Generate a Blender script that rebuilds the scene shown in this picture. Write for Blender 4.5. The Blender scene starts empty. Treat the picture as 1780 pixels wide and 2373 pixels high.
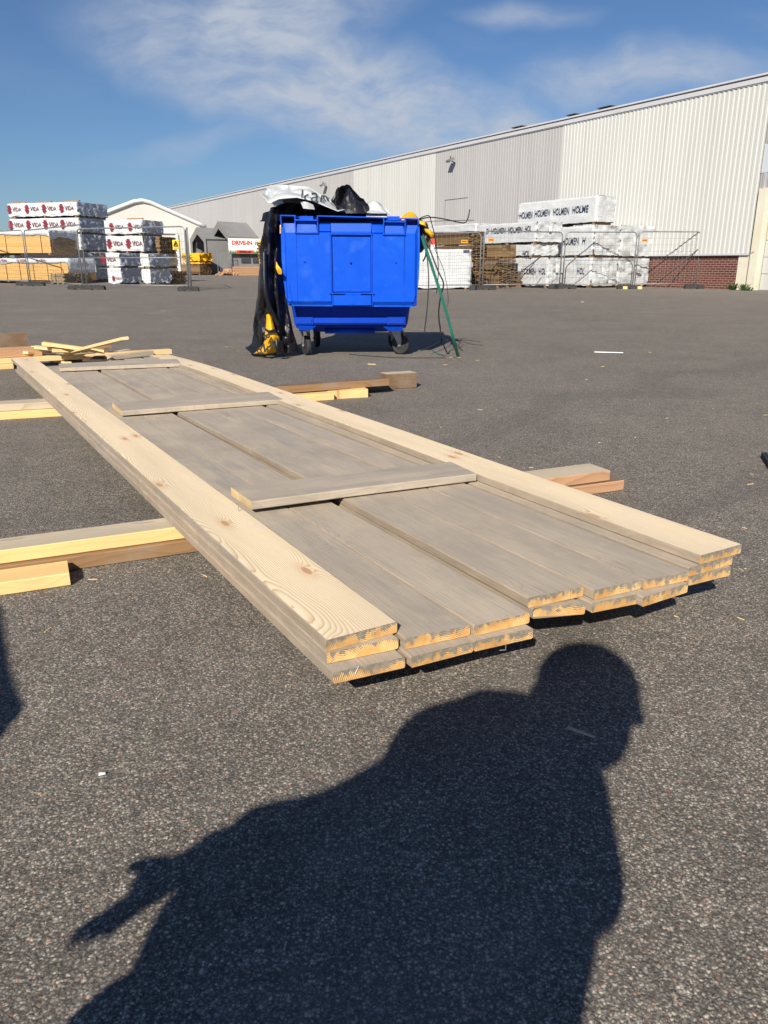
import bpy, bmesh, math, random
from mathutils import Vector, Matrix, noise as mn
from bpy_extras import object_utils
R = math.radians
random.seed(7)
C = bpy.context.scene.collection
S = bpy.context.scene

# ------------------------------------------------------------------ camera
F, CY, HZ, HC = 1780., 1186.5, 612., 0.9          # photo focal length (px), centre row, horizon row, eye height
PITCH = math.atan((CY - HZ) / F)
SP, CP = math.sin(PITCH), math.cos(PITCH)
cam = bpy.data.objects.new('camera', bpy.data.cameras.new('camera'))
C.objects.link(cam); S.camera = cam
cam.location = (0, 0, HC)
cam.rotation_euler = (math.pi/2 - PITCH, 0, 0)
cam.data.sensor_fit = 'HORIZONTAL'; cam.data.sensor_width = 36; cam.data.lens = 36
cam.data.clip_start = 0.02; cam.data.clip_end = 3000
S.render.resolution_x, S.render.resolution_y = 768, 1024

# ------------------------------------------------------------------ light
SUN_AZ, SUN_EL = 195., 33.                         # compass style from +Y towards +X
sd = Vector((math.sin(R(SUN_AZ))*math.cos(R(SUN_EL)), math.cos(R(SUN_AZ))*math.cos(R(SUN_EL)), math.sin(R(SUN_EL))))
sun = bpy.data.objects.new('sun', bpy.data.lights.new('sun', 'SUN'))
C.objects.link(sun)
sun.data.energy = 5.0; sun.data.angle = R(0.55); sun.data.color = (1.0, 0.93, 0.82)
sun.rotation_euler = (-sd).to_track_quat('-Z', 'Y').to_euler()
S.view_settings.view_transform = 'Standard'; S.view_settings.look = 'None'
S.view_settings.exposure = 0.45; S.view_settings.gamma = 1
S.render.engine = 'CYCLES'

world = bpy.data.worlds.new('World'); S.world = world
world.use_nodes = True

class NT:
    """tiny helper: n('ShaderNodeX', {input: value or socket}, attr=...) -> node"""
    def __init__(s, nt): s.nt = nt
    def __call__(s, typ, inp=None, **kw):
        nd = s.nt.nodes.new(typ)
        for k, v in kw.items(): setattr(nd, k, v)
        for k, v in (inp or {}).items():
            sock = nd.inputs[k]
            if isinstance(v, bpy.types.NodeSocket): s.nt.links.new(v, sock)
            else: sock.default_value = v
        return nd
    def math(s, op, a, b=None, c=None, clamp=False):
        d = {0: a}
        if b is not None: d[1] = b
        if c is not None: d[2] = c
        return s('ShaderNodeMath', d, operation=op, use_clamp=clamp).outputs[0]
    def vmath(s, op, a, b=None):
        d = {0: a}
        if b is not None: d[1] = b
        n_ = s('ShaderNodeVectorMath', d, operation=op)
        return n_.outputs['Value'] if op in ('LENGTH', 'DISTANCE', 'DOT_PRODUCT') else n_.outputs[0]
    def mix(s, f, a, b, blend='MIX'):
        nd = s('ShaderNodeMix', {0: f}, data_type='RGBA', blend_type=blend)
        for i, v in ((6, a), (7, b)):
            if isinstance(v, bpy.types.NodeSocket): s.nt.links.new(v, nd.inputs[i])
            else: nd.inputs[i].default_value = (*v[:3], 1)
        return nd.outputs[2]
    def ramp(s, f, stops, interp='LINEAR'):
        nd = s('ShaderNodeValToRGB', {0: f}); cr = nd.color_ramp; cr.interpolation = interp
        while len(cr.elements) < len(stops): cr.elements.new(0.5)
        for e, (p, c) in zip(cr.elements, stops):
            e.position = p; e.color = (*c, 1) if isinstance(c, tuple) else (c, c, c, 1)
        return nd.outputs[0]
    def noise(s, vec, scale, detail=3, rough=.55, dist=0.):
        return s('ShaderNodeTexNoise', {'Vector': vec, 'Scale': scale, 'Detail': detail, 'Roughness': rough, 'Distortion': dist})
    def smooth(s, v, a, b):
        return s('ShaderNodeMapRange', {0: v, 1: a, 2: b}, interpolation_type='SMOOTHSTEP').outputs[0]

# sky with thin cirrus, laid out on the sky directions themselves
W = NT(world.node_tree)
world.node_tree.nodes.clear()
sky = W('ShaderNodeTexSky', sky_type='NISHITA')
sky.sun_disc = False; sky.sun_elevation = R(SUN_EL); sky.sun_rotation = R(SUN_AZ)
sky.air_density = 1.0; sky.dust_density = 0.35; sky.ozone_density = 2.6; sky.altitude = 0
tc = W('ShaderNodeTexCoord').outputs['Generated']
sep = W('ShaderNodeSeparateXYZ', {0: tc})
zz = W.math('MAXIMUM', sep.outputs[2], 0.02)
# azimuth-like and elevation-like coordinates of the sky direction
u_ = W.math('DIVIDE', sep.outputs[0], W.math('MAXIMUM', sep.outputs[1], 0.05))
v_ = W.math('DIVIDE', sep.outputs[2], W.math('MAXIMUM', sep.outputs[1], 0.05))
uv = W('ShaderNodeCombineXYZ', {0: u_, 1: v_}).outputs[0]
warp = W.noise(uv, 4.0, 4).outputs['Color']
uvw = W.vmath('ADD', uv, W.vmath('MULTIPLY', W.vmath('SUBTRACT', warp, (.5, .5, .5)), (.16, .10, 0)))
sw = W('ShaderNodeSeparateXYZ', {0: uvw})
def ell(cx, cy, rx, ry, ang, soft=.6):
    ca, sa = math.cos(R(ang)), math.sin(R(ang))
    dx = W.math('SUBTRACT', sw.outputs[0], cx); dy = W.math('SUBTRACT', sw.outputs[1], cy)
    a = W.math('ADD', W.math('MULTIPLY', dx, ca/rx), W.math('MULTIPLY', dy, sa/rx))
    b = W.math('ADD', W.math('MULTIPLY', dx, -sa/ry), W.math('MULTIPLY', dy, ca/ry))
    d = W.math('SQRT', W.math('ADD', W.math('MULTIPLY', a, a), W.math('MULTIPLY', b, b)))
    return W.smooth(d, 1.0 + soft*.35, 1.0 - soft)
m1 = ell(-.09, .200, .28, .066, -14, .6)
m2 = ell(.10, .150, .26, .055, -16, .7)
m3 = ell(-.13, .262, .17, .055, 12, .8)
m4 = ell(.30, .205, .17, .034, 4, .9)
m5 = ell(.165, .262, .075, .015, 0, .9)
m6 = ell(-.20, .140, .16, .016, 8, .9)
mk = m1
for m_ in (m2, m3): mk = W.math('MAXIMUM', mk, m_)
for m_, g in ((m4, .75), (m5, .5), (m6, .3)): mk = W.math('MAXIMUM', mk, W.math('MULTIPLY', m_, g))
stv = W.vmath('MULTIPLY', uvw, (3.0, 9.0, 1.0))
fib = W.noise(stv, 2.4, 7, .62).outputs[0]
fine = W.noise(W.vmath('MULTIPLY', uvw, (7, 16, 1)), 3.0, 5, .6).outputs[0]
fibm = W.math('ADD', W.math('MULTIPLY', W.smooth(fib, .30, .68), .7), W.math('MULTIPLY', W.smooth(fine, .35, .7), .25))
cl = W.math('MULTIPLY', mk, W.math('ADD', fibm, .30), clamp=True)
bg_wisp = W.math('MULTIPLY', W.smooth(W.noise(W.vmath('MULTIPLY', uvw, (1.5, 6, 1)), 2.0, 5).outputs[0], .5, .8), .12)
cl = W.math('MAXIMUM', cl, bg_wisp)
skyc = W.mix(1.0, sky.outputs[0], (.71, .90, 1.17), 'MULTIPLY')
col = W.mix(W.math('MULTIPLY', cl, .95), skyc, (7.2, 8.0, 9.4))
bgn = W('ShaderNodeBackground', {0: col, 1: 0.05})
W('ShaderNodeOutputWorld', {0: bgn.outputs[0]})

# ------------------------------------------------------------------ placing by sight lines onto real distances
def ground(x, y, z=0.):
    u = (x-890)/F; v = (y-CY)/F
    dY = CP - v*SP; dZ = -SP - v*CP
    t = (z-HC)/dZ
    return Vector((u*t, dY*t, z))
def onY(x, y, Y):                                  # point at forward distance Y
    u = (x-890)/F; v = (y-CY)/F
    dY = CP - v*SP; dZ = -SP - v*CP
    t = Y/dY
    return Vector((u*t, Y, HC + dZ*t))
def proj(p):
    dz = p[2]-HC; d = p[1]*CP - dz*SP; up = p[1]*SP + dz*CP
    return 890 + F*p[0]/d, CY - F*up/d
def z_at(y, Y): return onY(890, y, Y).z
def Z5(x, y): return 560 + x/3.072, 400 + y/3.072  # bin close-up
def Z3(x, y): return 960 + x/3.607, 440 + y/3.607
def Z1(x, y): return x/3.607, 440 + y/3.607

# ------------------------------------------------------------------ object helpers
def tag(o, label=None, cat=None, group=None, kind=None):
    if label: o['label'] = label
    if cat: o['category'] = cat
    if group: o['group'] = group
    if kind: o['kind'] = kind
    return o
def empty(name, loc, rz=0., label=None, cat=None, group=None):
    o = bpy.data.objects.new(name, None); C.objects.link(o)
    o.location = loc; o.rotation_euler = (0, 0, rz); o.empty_display_size = .1
    return tag(o, label, cat, group)
def link(name, bm, mats, parent=None, smooth=False, loc=None, rot=None):
    me = bpy.data.meshes.new(name)
    bm.normal_update()
    bm.to_mesh(me); bm.free()
    for m in (mats if isinstance(mats, (list, tuple)) else [mats]): me.materials.append(m)
    if smooth:
        for p in me.polygons: p.use_smooth = True
    o = bpy.data.objects.new(name, me); C.objects.link(o)
    if parent: o.parent = parent
    if loc is not None: o.location = loc
    if rot is not None: o.rotation_euler = rot
    return o
def box(bm, x0, x1, y0, y1, z0, z1, mi=0, M=None):
    vs = [bm.verts.new((x, y, z)) for x in (x0, x1) for y in (y0, y1) for z in (z0, z1)]
    fs = []
    for q in ((0,1,3,2), (4,6,7,5), (0,4,5,1), (2,3,7,6), (0,2,6,4), (1,5,7,3)):
        f = bm.faces.new([vs[i] for i in q]); f.material_index = mi; fs.append(f)
    if M is not None:
        for v in vs: v.co = M @ v.co
    return vs, fs
def hexa(bm, lo, hi, mi=0):                        # lo, hi: four corners each, same winding
    a = [bm.verts.new(p) for p in lo]; b = [bm.verts.new(p) for p in hi]
    fs = [bm.faces.new(a[::-1]), bm.faces.new(b)]
    for i in range(4):
        j = (i+1) % 4; fs.append(bm.faces.new((a[i], a[j], b[j], b[i])))
    for f in fs: f.material_index = mi
    return fs
def tube(bm, pts, r, n=6, mi=0, caps=True, closed=False):
    pts = [Vector(p) for p in pts]; rings = []
    rr = r if isinstance(r, (list, tuple)) else [r]*len(pts)
    up = Vector((0, 0, 1)); prev = None
    N_ = len(pts)
    for i, p in enumerate(pts):
        if closed: d = (pts[(i+1) % N_] - pts[i-1])
        else: d = (pts[min(i+1, N_-1)] - pts[max(i-1, 0)])
        d = d.normalized() if d.length > 1e-9 else Vector((0, 0, 1))
        if prev is None:
            a = d.cross(up)
            if a.length < .1: a = d.cross(Vector((0, 1, 0)))
        else:
            a = prev - d*prev.dot(d)
            if a.length < 1e-4: a = d.cross(up)
        a.normalize(); prev = a; b = d.cross(a)
        rings.append([bm.verts.new(p + (a*math.cos(2*math.pi*k/n) + b*math.sin(2*math.pi*k/n))*rr[i]) for k in range(n)])
    pairs = list(zip(rings, rings[1:])) + ([(rings[-1], rings[0])] if closed else [])
    for A, B in pairs:
        for k in range(n):
            f = bm.faces.new((A[k], A[(k+1) % n], B[(k+1) % n], B[k])); f.material_index = mi; f.smooth = n > 5
    if caps and not closed:
        f = bm.faces.new(rings[0][::-1]); f.material_index = mi
        f = bm.faces.new(rings[-1]); f.material_index = mi
def spline(pts, n=8):
    pts = [Vector(p) for p in pts]; P = [pts[0]] + pts + [pts[-1]]; out = []
    for i in range(1, len(P)-2):
        for k in range(n):
            t = k/n
            a, b, c, d = P[i-1], P[i], P[i+1], P[i+2]
            out.append(.5*((2*b) + (c-a)*t + (2*a-5*b+4*c-d)*t*t + (-a+3*b-3*c+d)*t**3))
    out.append(pts[-1]); return out
def ribbon(bm, pts, w, th, side, mi=0):
    pts = [Vector(p) for p in pts]; rings = []
    for i, p in enumerate(pts):
        d = (pts[min(i+1, len(pts)-1)] - pts[max(i-1, 0)]).normalized()
        s_ = Vector(side); s_ = (s_ - d*s_.dot(d)).normalized(); q = d.cross(s_)
        rings.append([bm.verts.new(p + s_*w*a + q*th*b) for a, b in ((-.5,-.5), (.5,-.5), (.5,.5), (-.5,.5))])
    for A, B in zip(rings, rings[1:]):
        for k in range(4): bm.faces.new((A[k], A[(k+1) % 4], B[(k+1) % 4], B[k])).material_index = mi
    bm.faces.new(rings[0][::-1]); bm.faces.new(rings[-1])
def lathe(bm, prof, axis_pt, axis='x', n=24, mi=0):
    rings = []
    for (r, h) in prof:
        ring = []
        for k in range(n):
            a = 2*math.pi*k/n
            if axis == 'x': co = (h, r*math.cos(a), r*math.sin(a))
            elif axis == 'y': co = (r*math.cos(a), h, r*math.sin(a))
            else: co = (r*math.cos(a), r*math.sin(a), h)
            ring.append(bm.verts.new(Vector(axis_pt) + Vector(co)))
        rings.append(ring)
    for A, B in zip(rings, rings[1:]):
        for k in range(n):
            f = bm.faces.new((A[k], A[(k+1) % n], B[(k+1) % n], B[k])); f.material_index = mi; f.smooth = True
    for q in (rings[0], rings[-1]):
        try: bm.faces.new(q).material_index = mi
        except ValueError: pass
def fix(bm): bmesh.ops.recalc_face_normals(bm, faces=bm.faces)
def fbm(p, o=4): return mn.fractal(Vector(p), 1.0, 2.0, o)
def text_bm(txt, size, bold=0.0, shear=0., sx=1., extrude=.002):
    cu = bpy.data.curves.new('t', 'FONT'); cu.body = txt; cu.size = size; cu.extrude = extrude
    cu.offset = bold; cu.shear = shear; cu.align_x = 'CENTER'; cu.align_y = 'CENTER'; cu.resolution_u = 4
    ob = bpy.data.objects.new('t', cu); C.objects.link(ob)
    bpy.context.view_layer.update()
    me = bpy.data.meshes.new_from_object(ob.evaluated_get(bpy.context.evaluated_depsgraph_get()))
    bm = bmesh.new(); bm.from_mesh(me)
    bpy.data.objects.remove(ob); bpy.data.curves.remove(cu); bpy.data.meshes.remove(me)
    for v in bm.verts: v.co.x *= sx
    return bm
def join(bm, other, M):
    me = bpy.data.meshes.new('j'); other.to_mesh(me); other.free()
    n0 = len(bm.verts); bm.from_mesh(me); bpy.data.meshes.remove(me)
    bm.verts.ensure_lookup_table()
    for v in bm.verts[n0:]: v.co = M @ v.co

# ------------------------------------------------------------------ materials
def material(name, rough=.6, metallic=0., spec=.5):
    m = bpy.data.materials.new(name); m.use_nodes = True
    nt = m.node_tree; nt.nodes.clear(); n = NT(nt)
    p = n('ShaderNodeBsdfPrincipled', {'Roughness': rough, 'Metallic': metallic, 'Specular IOR Level': spec})
    n('ShaderNodeOutputMaterial', {0: p.outputs[0]})
    return m, n, p
def setc(n, p, v, key='Base Color'):
    if isinstance(v, bpy.types.NodeSocket): n.nt.links.new(v, p.inputs[key])
    else: p.inputs[key].default_value = (*v, 1) if key == 'Base Color' else v
def bump(n, p, h, strength, dist):
    b = n('ShaderNodeBump', {'Height': h, 'Strength': strength, 'Distance': dist})
    n.nt.links.new(b.outputs[0], p.inputs['Normal'])
def ocoord(n, rnd=True):
    v = n('ShaderNodeTexCoord').outputs['Object']
    if rnd:
        r = n('ShaderNodeObjectInfo').outputs['Random']
        v = n.vmath('ADD', v, n.vmath('MULTIPLY', n('ShaderNodeCombineXYZ', {0: r, 1: r, 2: r}).outputs[0], (3.1, 37.3, 1.7)))
    return v
def varied(name, c, rough=.6, var=.15, scale=3., metallic=0., spec=.5, bumpy=0., bscale=60., dirt=None):
    m, n, p = material(name, rough, metallic, spec)
    v = ocoord(n)
    f = n.noise(v, scale, 5).outputs[0]
    lo = tuple(x*(1-var) for x in c); hi = tuple(min(1, x*(1+var)) for x in c)
    cc = n.ramp(f, [(.3, lo), (.7, hi)])
    if dirt:
        g = n.smooth(n.noise(v, scale*2.3, 6, .65).outputs[0], .5, .72)
        cc = n.mix(n.math('MULTIPLY', g, dirt[1]), cc, dirt[0])
    setc(n, p, cc)
    rr = n.ramp(n.noise(v, scale*4, 4).outputs[0], [(.3, max(0, rough-.08)), (.7, min(1, rough+.08))])
    n.nt.links.new(rr, p.inputs['Roughness'])
    if bumpy: bump(n, p, n.noise(v, bscale, 4).outputs[0], bumpy, .01)
    return m

def m_asphalt():
    m, n, p = material('asphalt', .85, spec=.35)
    v = n('ShaderNodeTexCoord').outputs['Object']
    vv = n.vmath('ADD', v, n.vmath('MULTIPLY', n.vmath('SUBTRACT', n.noise(v, 90, 2).outputs['Color'], (.5, .5, .5)), (.006, .006, 0)))
    a = n('ShaderNodeTexVoronoi', {'Vector': vv, 'Scale': 205.})
    b = n('ShaderNodeTexVoronoi', {'Vector': vv, 'Scale': 520.})
    c2 = n('ShaderNodeTexVoronoi', {'Vector': vv, 'Scale': 75.})
    sa = n('ShaderNodeSeparateColor', {0: a.outputs['Color']}); sb = n('ShaderNodeSeparateColor', {0: b.outputs['Color']})
    sc = n('ShaderNodeSeparateColor', {0: c2.outputs['Color']})
    ca = n.ramp(sa.outputs[0], [(.0, (.040, .037, .034)), (.36, (.105, .097, .086)), (.66, (.23, .21, .182)), (.88, (.41, .372, .32)), (.985, (.66, .60, .52))])
    cb = n.ramp(sb.outputs[0], [(.0, (.040, .037, .034)), (.45, (.155, .142, .125)), (.85, (.36, .33, .283)), (1, (.58, .53, .46))])
    tint = n.ramp(sa.outputs[1], [(.0, (1., .985, .93)), (.93, (1, .985, .93)), (.97, (1.25, .9, .75)), (1, (1.3, .9, .72))])
    cc = n.mix(.5, ca, cb)
    cc = n.mix(1., cc, tint, 'MULTIPLY')
    big = n.math('GREATER_THAN', sc.outputs[1], .955)
    inner = n.smooth(c2.outputs['Distance'], .42, .3)
    cc = n.mix(n.math('MULTIPLY', n.math('MULTIPLY', big, inner), .75), cc, n.ramp(sc.outputs[2], [(0, (.30, .28, .26)), (.6, (.17, .15, .13)), (1, (.36, .22, .17))]))
    binder = n.smooth(a.outputs['Distance'], .30, .62)
    cc = n.mix(n.math('MULTIPLY', binder, .62), cc, (.042, .039, .036))
    l1 = n.noise(v, .22, 5, .6).outputs[0]; l2 = n.noise(v, 1.7, 5, .6).outputs[0]; l3 = n.noise(v, 14, 4, .6).outputs[0]
    g = n.math('ADD', n.math('ADD', n.math('MULTIPLY', n.ramp(l1, [(.3, .0), (.7, 1.)]), .22), n.math('MULTIPLY', n.ramp(l2, [(.3, .0), (.7, 1.)]), .26)), n.math('MULTIPLY', n.ramp(l3, [(.3, .0), (.7, 1.)]), .30))
    g = n.math('ADD', g, .80)
    cc = n.vmath('MULTIPLY', cc, n('ShaderNodeCombineXYZ', {0: n.math('MULTIPLY', g, 1.02), 1: g, 2: g}).outputs[0])
    # smooth worn seams, darker repair patch and faint tyre tracks
    tv = n.vmath('ADD', v, n.vmath('MULTIPLY', n.vmath('SUBTRACT', n.noise(v, .12, 3).outputs['Color'], (.5, .5, .5)), (9., 9., 0)))
    ts = n('ShaderNodeSeparateXYZ', {0: tv})
    for (a_, b_, c_, w_) in ((.55, -.83, 2.0, .14), (.55, -.83, 3.7, .14), (.15, 1., -14.2, .16), (.15, 1., -16., .16)):
        dist = n.math('ABSOLUTE', n.math('ADD', n.math('ADD', n.math('MULTIPLY', ts.outputs[0], a_), n.math('MULTIPLY', ts.outputs[1], b_)), c_))
        cc = n.mix(n.math('MULTIPLY', n.math('MULTIPLY', n.smooth(dist, w_, w_*.3), l2), .38), cc, (.062, .057, .053))
    du = n.smooth(n.noise(n.vmath('ADD', v, (3, 17, 0)), .8, 6, .7).outputs[0], .54, .74)
    cc = n.mix(n.math('MULTIPLY', du, .22), cc, (.30, .27, .235))
    # dark oily patches and pale dust
    pt = n.smooth(n.noise(n.vmath('ADD', v, (31, 7, 0)), .45, 5, .65).outputs[0], .60, .75)
    cc = n.mix(n.math('MULTIPLY', pt, .25), cc, (.085, .078, .072))
    setc(n, p, cc)
    h = n.math('ADD', n.math('MULTIPLY', sa.outputs[2], .8), n.math('SUBTRACT', 1., a.outputs['Distance']))
    h = n.math('ADD', h, n.math('MULTIPLY', sb.outputs[2], .35))
    bump(n, p, h, .6, .0024)
    return m
MA = {}
MA['asphalt'] = m_asphalt()

def grain(n, v, ringscale=230., along=.9, knots=True, seed=(0, 0, 0)):
    """growth-ring field seen on a sawn board; x across, y along, z thickness"""
    v = n.vmath('ADD', v, seed)
    s = n('ShaderNodeSeparateXYZ', {0: v})
    ly = n.vmath('MULTIPLY', v, (2.2, along, 2.2))
    wob = n.noise(ly, 1.0, 3).outputs['Color']; ws = n('ShaderNodeSeparateXYZ', {0: wob})
    fine_ = n.noise(n.vmath('MULTIPLY', v, (26, 3.0, 26)), 1., 3).outputs[0]
    px = n.math('ADD', s.outputs[0], n.math('MULTIPLY', n.math('SUBTRACT', ws.outputs[0], .5), .13))
    dz = n.math('ADD', n.math('MULTIPLY', n.math('SUBTRACT', ws.outputs[1], .44), .17), s.outputs[2])
    r = n.math('SQRT', n.math('ADD', n.math('MULTIPLY', px, px), n.math('MULTIPLY', dz, dz)))
    r = n.math('ADD', r, n.math('MULTIPLY', fine_, .006))
    kd = None
    if knots:
        kv = n('ShaderNodeTexVoronoi', {'Vector': n.vmath('MULTIPLY', v, (5.5, 1.9, 0.01)), 'Scale': 1.0, 'Randomness': 1.}, voronoi_dimensions='2D').outputs['Distance']
        k = n.math('POWER', 2.718, n.math('MULTIPLY', kv, -9.))
        r = n.math('ADD', r, n.math('MULTIPLY', k, .055)); kd = kv
    ph = n.math('MULTIPLY', r, ringscale)
    fr = n.math('FRACT', ph)
    late = n.math('POWER', fr, 3.0)                     # soft rise, sharp end = latewood line
    late = n.math('MULTIPLY', late, n.smooth(fr, 1.0, .93))
    return late, kd, wob

def m_pine(name, base, dark, kn=(.36, .19, .09), ring=210., strength=.7, dust=None, rough=.65, knots=True, seed=(0, 0, 0)):
    m, n, p = material(name, rough, spec=.3)
    v = ocoord(n, True)
    # keep x,z local (unshifted) for the ring centre but shift along y
    o = n('ShaderNodeTexCoord').outputs['Object']; r_ = n('ShaderNodeObjectInfo').outputs['Random']
    vv = n.vmath('ADD', o, n('ShaderNodeCombineXYZ', {0: n.math('MULTIPLY', n.math('SUBTRACT', r_, .5), .06), 1: n.math('MULTIPLY', r_, 61.), 2: 0.}).outputs[0])
    late, kd, wob = grain(n, vv, ring, knots=knots, seed=seed)
    tone = n.noise(n.vmath('MULTIPLY', v, (9, .8, 9)), 1., 4).outputs[0]
    b = n.mix(n.smooth(tone, .35, .7), base, tuple(x*.84 for x in base))
    c = n.mix(n.math('MULTIPLY', late, strength), b, dark)
    if kd is not None:
        c = n.mix(n.math('MULTIPLY', n.smooth(kd, .062, .04), .75), c, kn)
        c = n.mix(n.math('MULTIPLY', n.smooth(kd, .17, .07), .3), c, tuple(x*1.7 for x in kn))
    fl = n.noise(n.vmath('MULTIPLY', v, (420, 14, 420)), 1., 2).outputs[0]
    c = n.mix(n.math('MULTIPLY', n.smooth(fl, .55, .75), .16), c, dark)
    if dust:
        g = n.smooth(n.noise(v, 5.5, 6, .7).outputs[0], dust[2], dust[2]+.25)
        c = n.mix(n.math('MULTIPLY', g, dust[1]), c, dust[0])
    setc(n, p, c)
    h = n.math('ADD', n.math('MULTIPLY', late, .5), fl)
    bump(n, p, h, .3, .0012)
    return m
MA['pine'] = m_pine('sawn_pine', (.90, .74, .50), (.45, .28, .13), ring=185., strength=.85, dust=((.68, .58, .44), .4, .5))
MA['pine_far'] = m_pine('sawn_pine_dusty', (.90, .74, .50), (.45, .29, .14), ring=185., strength=.85, dust=((.68, .58, .44), .4, .46), seed=(.02, 5, .01))
MA['yellow'] = m_pine('fresh_timber', (.82, .56, .245), (.62, .38, .14), ring=95., strength=.5, knots=True)
MA['offcut'] = m_pine('offcut_timber', (.80, .57, .29), (.60, .38, .17), ring=95., strength=.4, knots=False)
MA['brown'] = m_pine('weathered_brown_timber', (.30, .175, .085), (.14, .085, .045), ring=90., strength=.5, dust=((.28, .24, .18), .5, .45), knots=False)
MA['reddish'] = m_pine('reddish_timber', (.50, .29, .16), (.28, .14, .07), ring=80., strength=.6, dust=((.36, .27, .18), .5, .5))
MA['oldtop'] = m_pine('old_grey_timber', (.56, .47, .34), (.27, .20, .13), ring=80., strength=.5, dust=((.50, .38, .22), .55, .48), knots=False)
MA['darkbrown'] = m_pine('dark_old_timber', (.20, .125, .07), (.08, .05, .03), ring=80., strength=.5, dust=((.24, .19, .14), .6, .42), knots=False)

def m_dusty(name='dusty_grey_paint', c0=(.40, .335, .258), c1=(.50, .415, .31)):
    m, n, p = material(name, .62, spec=.35)
    o = n('ShaderNodeTexCoord').outputs['Object']; v = ocoord(n)
    late, kd, wob = grain(n, n.vmath('ADD', o, n('ShaderNodeCombineXYZ', {0: .02, 1: n.math('MULTIPLY', n('ShaderNodeObjectInfo').outputs['Random'], 47.)}).outputs[0]), 120., knots=True)
    st = n.noise(n.vmath('MULTIPLY', v, (14, .9, 14)), 1., 5, .6).outputs[0]
    bl = n.noise(v, 2.6, 6, .65).outputs[0]
    sp = n.noise(v, 240, 2).outputs[0]
    c = n.mix(n.smooth(bl, .32, .68), c0, c1)
    c = n.mix(n.math('MULTIPLY', n.smooth(st, .4, .7), .45), c, (.29, .265, .23))
    blu = n.smooth(n.noise(n.vmath('MULTIPLY', v, (8, 1.6, 8)), 1., 5, .6).outputs[0], .56, .72)
    bd = n.noise(n.vmath('ADD', n.vmath('MULTIPLY', v, (3.5, 2.2, 3.5)), (5, 5, 5)), 1., 4, .55).outputs[0]
    c = n.mix(n.math('MULTIPLY', n.smooth(bd, .50, .72), .45), c, (.27, .235, .195))
    fb = n.noise(n.vmath('MULTIPLY', v, (170, 9, 170)), 1., 3, .6).outputs[0]
    c = n.mix(n.math('MULTIPLY', n.smooth(fb, .45, .72), .22), c, (.22, .19, .155))
    c = n.mix(n.math('MULTIPLY', n.smooth(fb, .5, .28), .18), c, (.60, .52, .40))
    c = n.mix(n.math('MULTIPLY', blu, .5), c, (.235, .225, .215))
    c = n.mix(n.math('MULTIPLY', late, .28), c, (.20, .165, .125))
    c = n.mix(n.math('MULTIPLY', n.smooth(n.noise(v, 7, 6, .7).outputs[0], .55, .75), .30), c, (.58, .50, .39))
    c = n.mix(n.math('MULTIPLY', n.smooth(sp, .62, .78), .35), c, (.40, .36, .30))
    dn = n.smooth(n.noise(n.vmath('ADD', v, (9, 9, 9)), 190, 2).outputs[0], .66, .78)
    c = n.mix(n.math('MULTIPLY', dn, .5), c, (.07, .06, .055))
    setc(n, p, c)
    h = n.math('ADD', n.math('MULTIPLY', late, .9), n.noise(n.vmath('MULTIPLY', v, (300, 16, 300)), 1., 2).outputs[0])
    bump(n, p, h, .35, .0012)
    return m
MA['dusty'] = m_dusty()
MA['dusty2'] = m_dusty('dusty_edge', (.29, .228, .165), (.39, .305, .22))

def m_endgrain(name='painted_board_end', cover=.492, wood=(.66, .35, .11), wood2=(.78, .50, .21)):
    m, n, p = material(name, .7, spec=.25)
    o = n('ShaderNodeTexCoord').outputs['Object']; r_ = n('ShaderNodeObjectInfo').outputs['Random']
    s = n('ShaderNodeSeparateXYZ', {0: o})
    x = n.math('ADD', s.outputs[0], n.math('MULTIPLY', r_, 7.3))
    p2 = n('ShaderNodeCombineXYZ', {0: x, 1: n.math('MULTIPLY', r_, 91.), 2: s.outputs[2]}).outputs[0]
    # rings
    cx = n.math('SUBTRACT', s.outputs[0], n.math('ADD', .02, n.math('MULTIPLY', r_, .13)))
    cz = n.math('ADD', s.outputs[2], n.math('ADD', .012, n.math('MULTIPLY', n.math('FRACT', n.math('MULTIPLY', r_, 17.)), .05)))
    rr = n.math('SQRT', n.math('ADD', n.math('MULTIPLY', cx, cx), n.math('MULTIPLY', cz, cz)))
    rr = n.math('ADD', rr, n.math('MULTIPLY', n.noise(p2, 30, 3).outputs[0], .004))
    fr = n.math('FRACT', n.math('MULTIPLY', rr, 230.))
    late = n.smooth(fr, .45, .9)
    tone = n.noise(p2, 25, 3).outputs[0]
    wd = n.mix(n.smooth(tone, .4, .65), wood, wood2)
    wd = n.mix(n.math('MULTIPLY', late, .35), wd, tuple(q*.6 for q in wood))
    mk = n.noise(n.vmath('MULTIPLY', p2, (1., 1., .45)), 52, 5, .6, .6).outputs[0]
    mk = n.math('ADD', mk, n.math('MULTIPLY', n.math('SUBTRACT', s.outputs[2], .012), 11.))
    mk = n.math('ADD', mk, n.math('MULTIPLY', n.math('SUBTRACT', late, .5), .10))
    mk = n.math('ADD', mk, n.math('MULTIPLY', n.math('SUBTRACT', n.math('FRACT', n.math('MULTIPLY', r_, 53.)), .62), .13))
    mk = n.smooth(mk, cover-.015, cover+.02)
    paint = n.mix(n.smooth(n.noise(p2, 90, 4).outputs[0], .4, .65), (.25, .215, .165), (.37, .315, .24))
    paint = n.mix(n.math('MULTIPLY', late, .25), paint, (.11, .10, .085))
    setc(n, p, n.mix(mk, wd, paint))
    bump(n, p, n.math('ADD', n.math('MULTIPLY', late, .7), n.noise(p2, 300, 3).outputs[0]), .7, .0016)
    return m
MA['end'] = m_endgrain()
MA['endfresh'] = m_endgrain('raw_board_end', .9, (.70, .50, .24), (.76, .58, .32))

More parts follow.
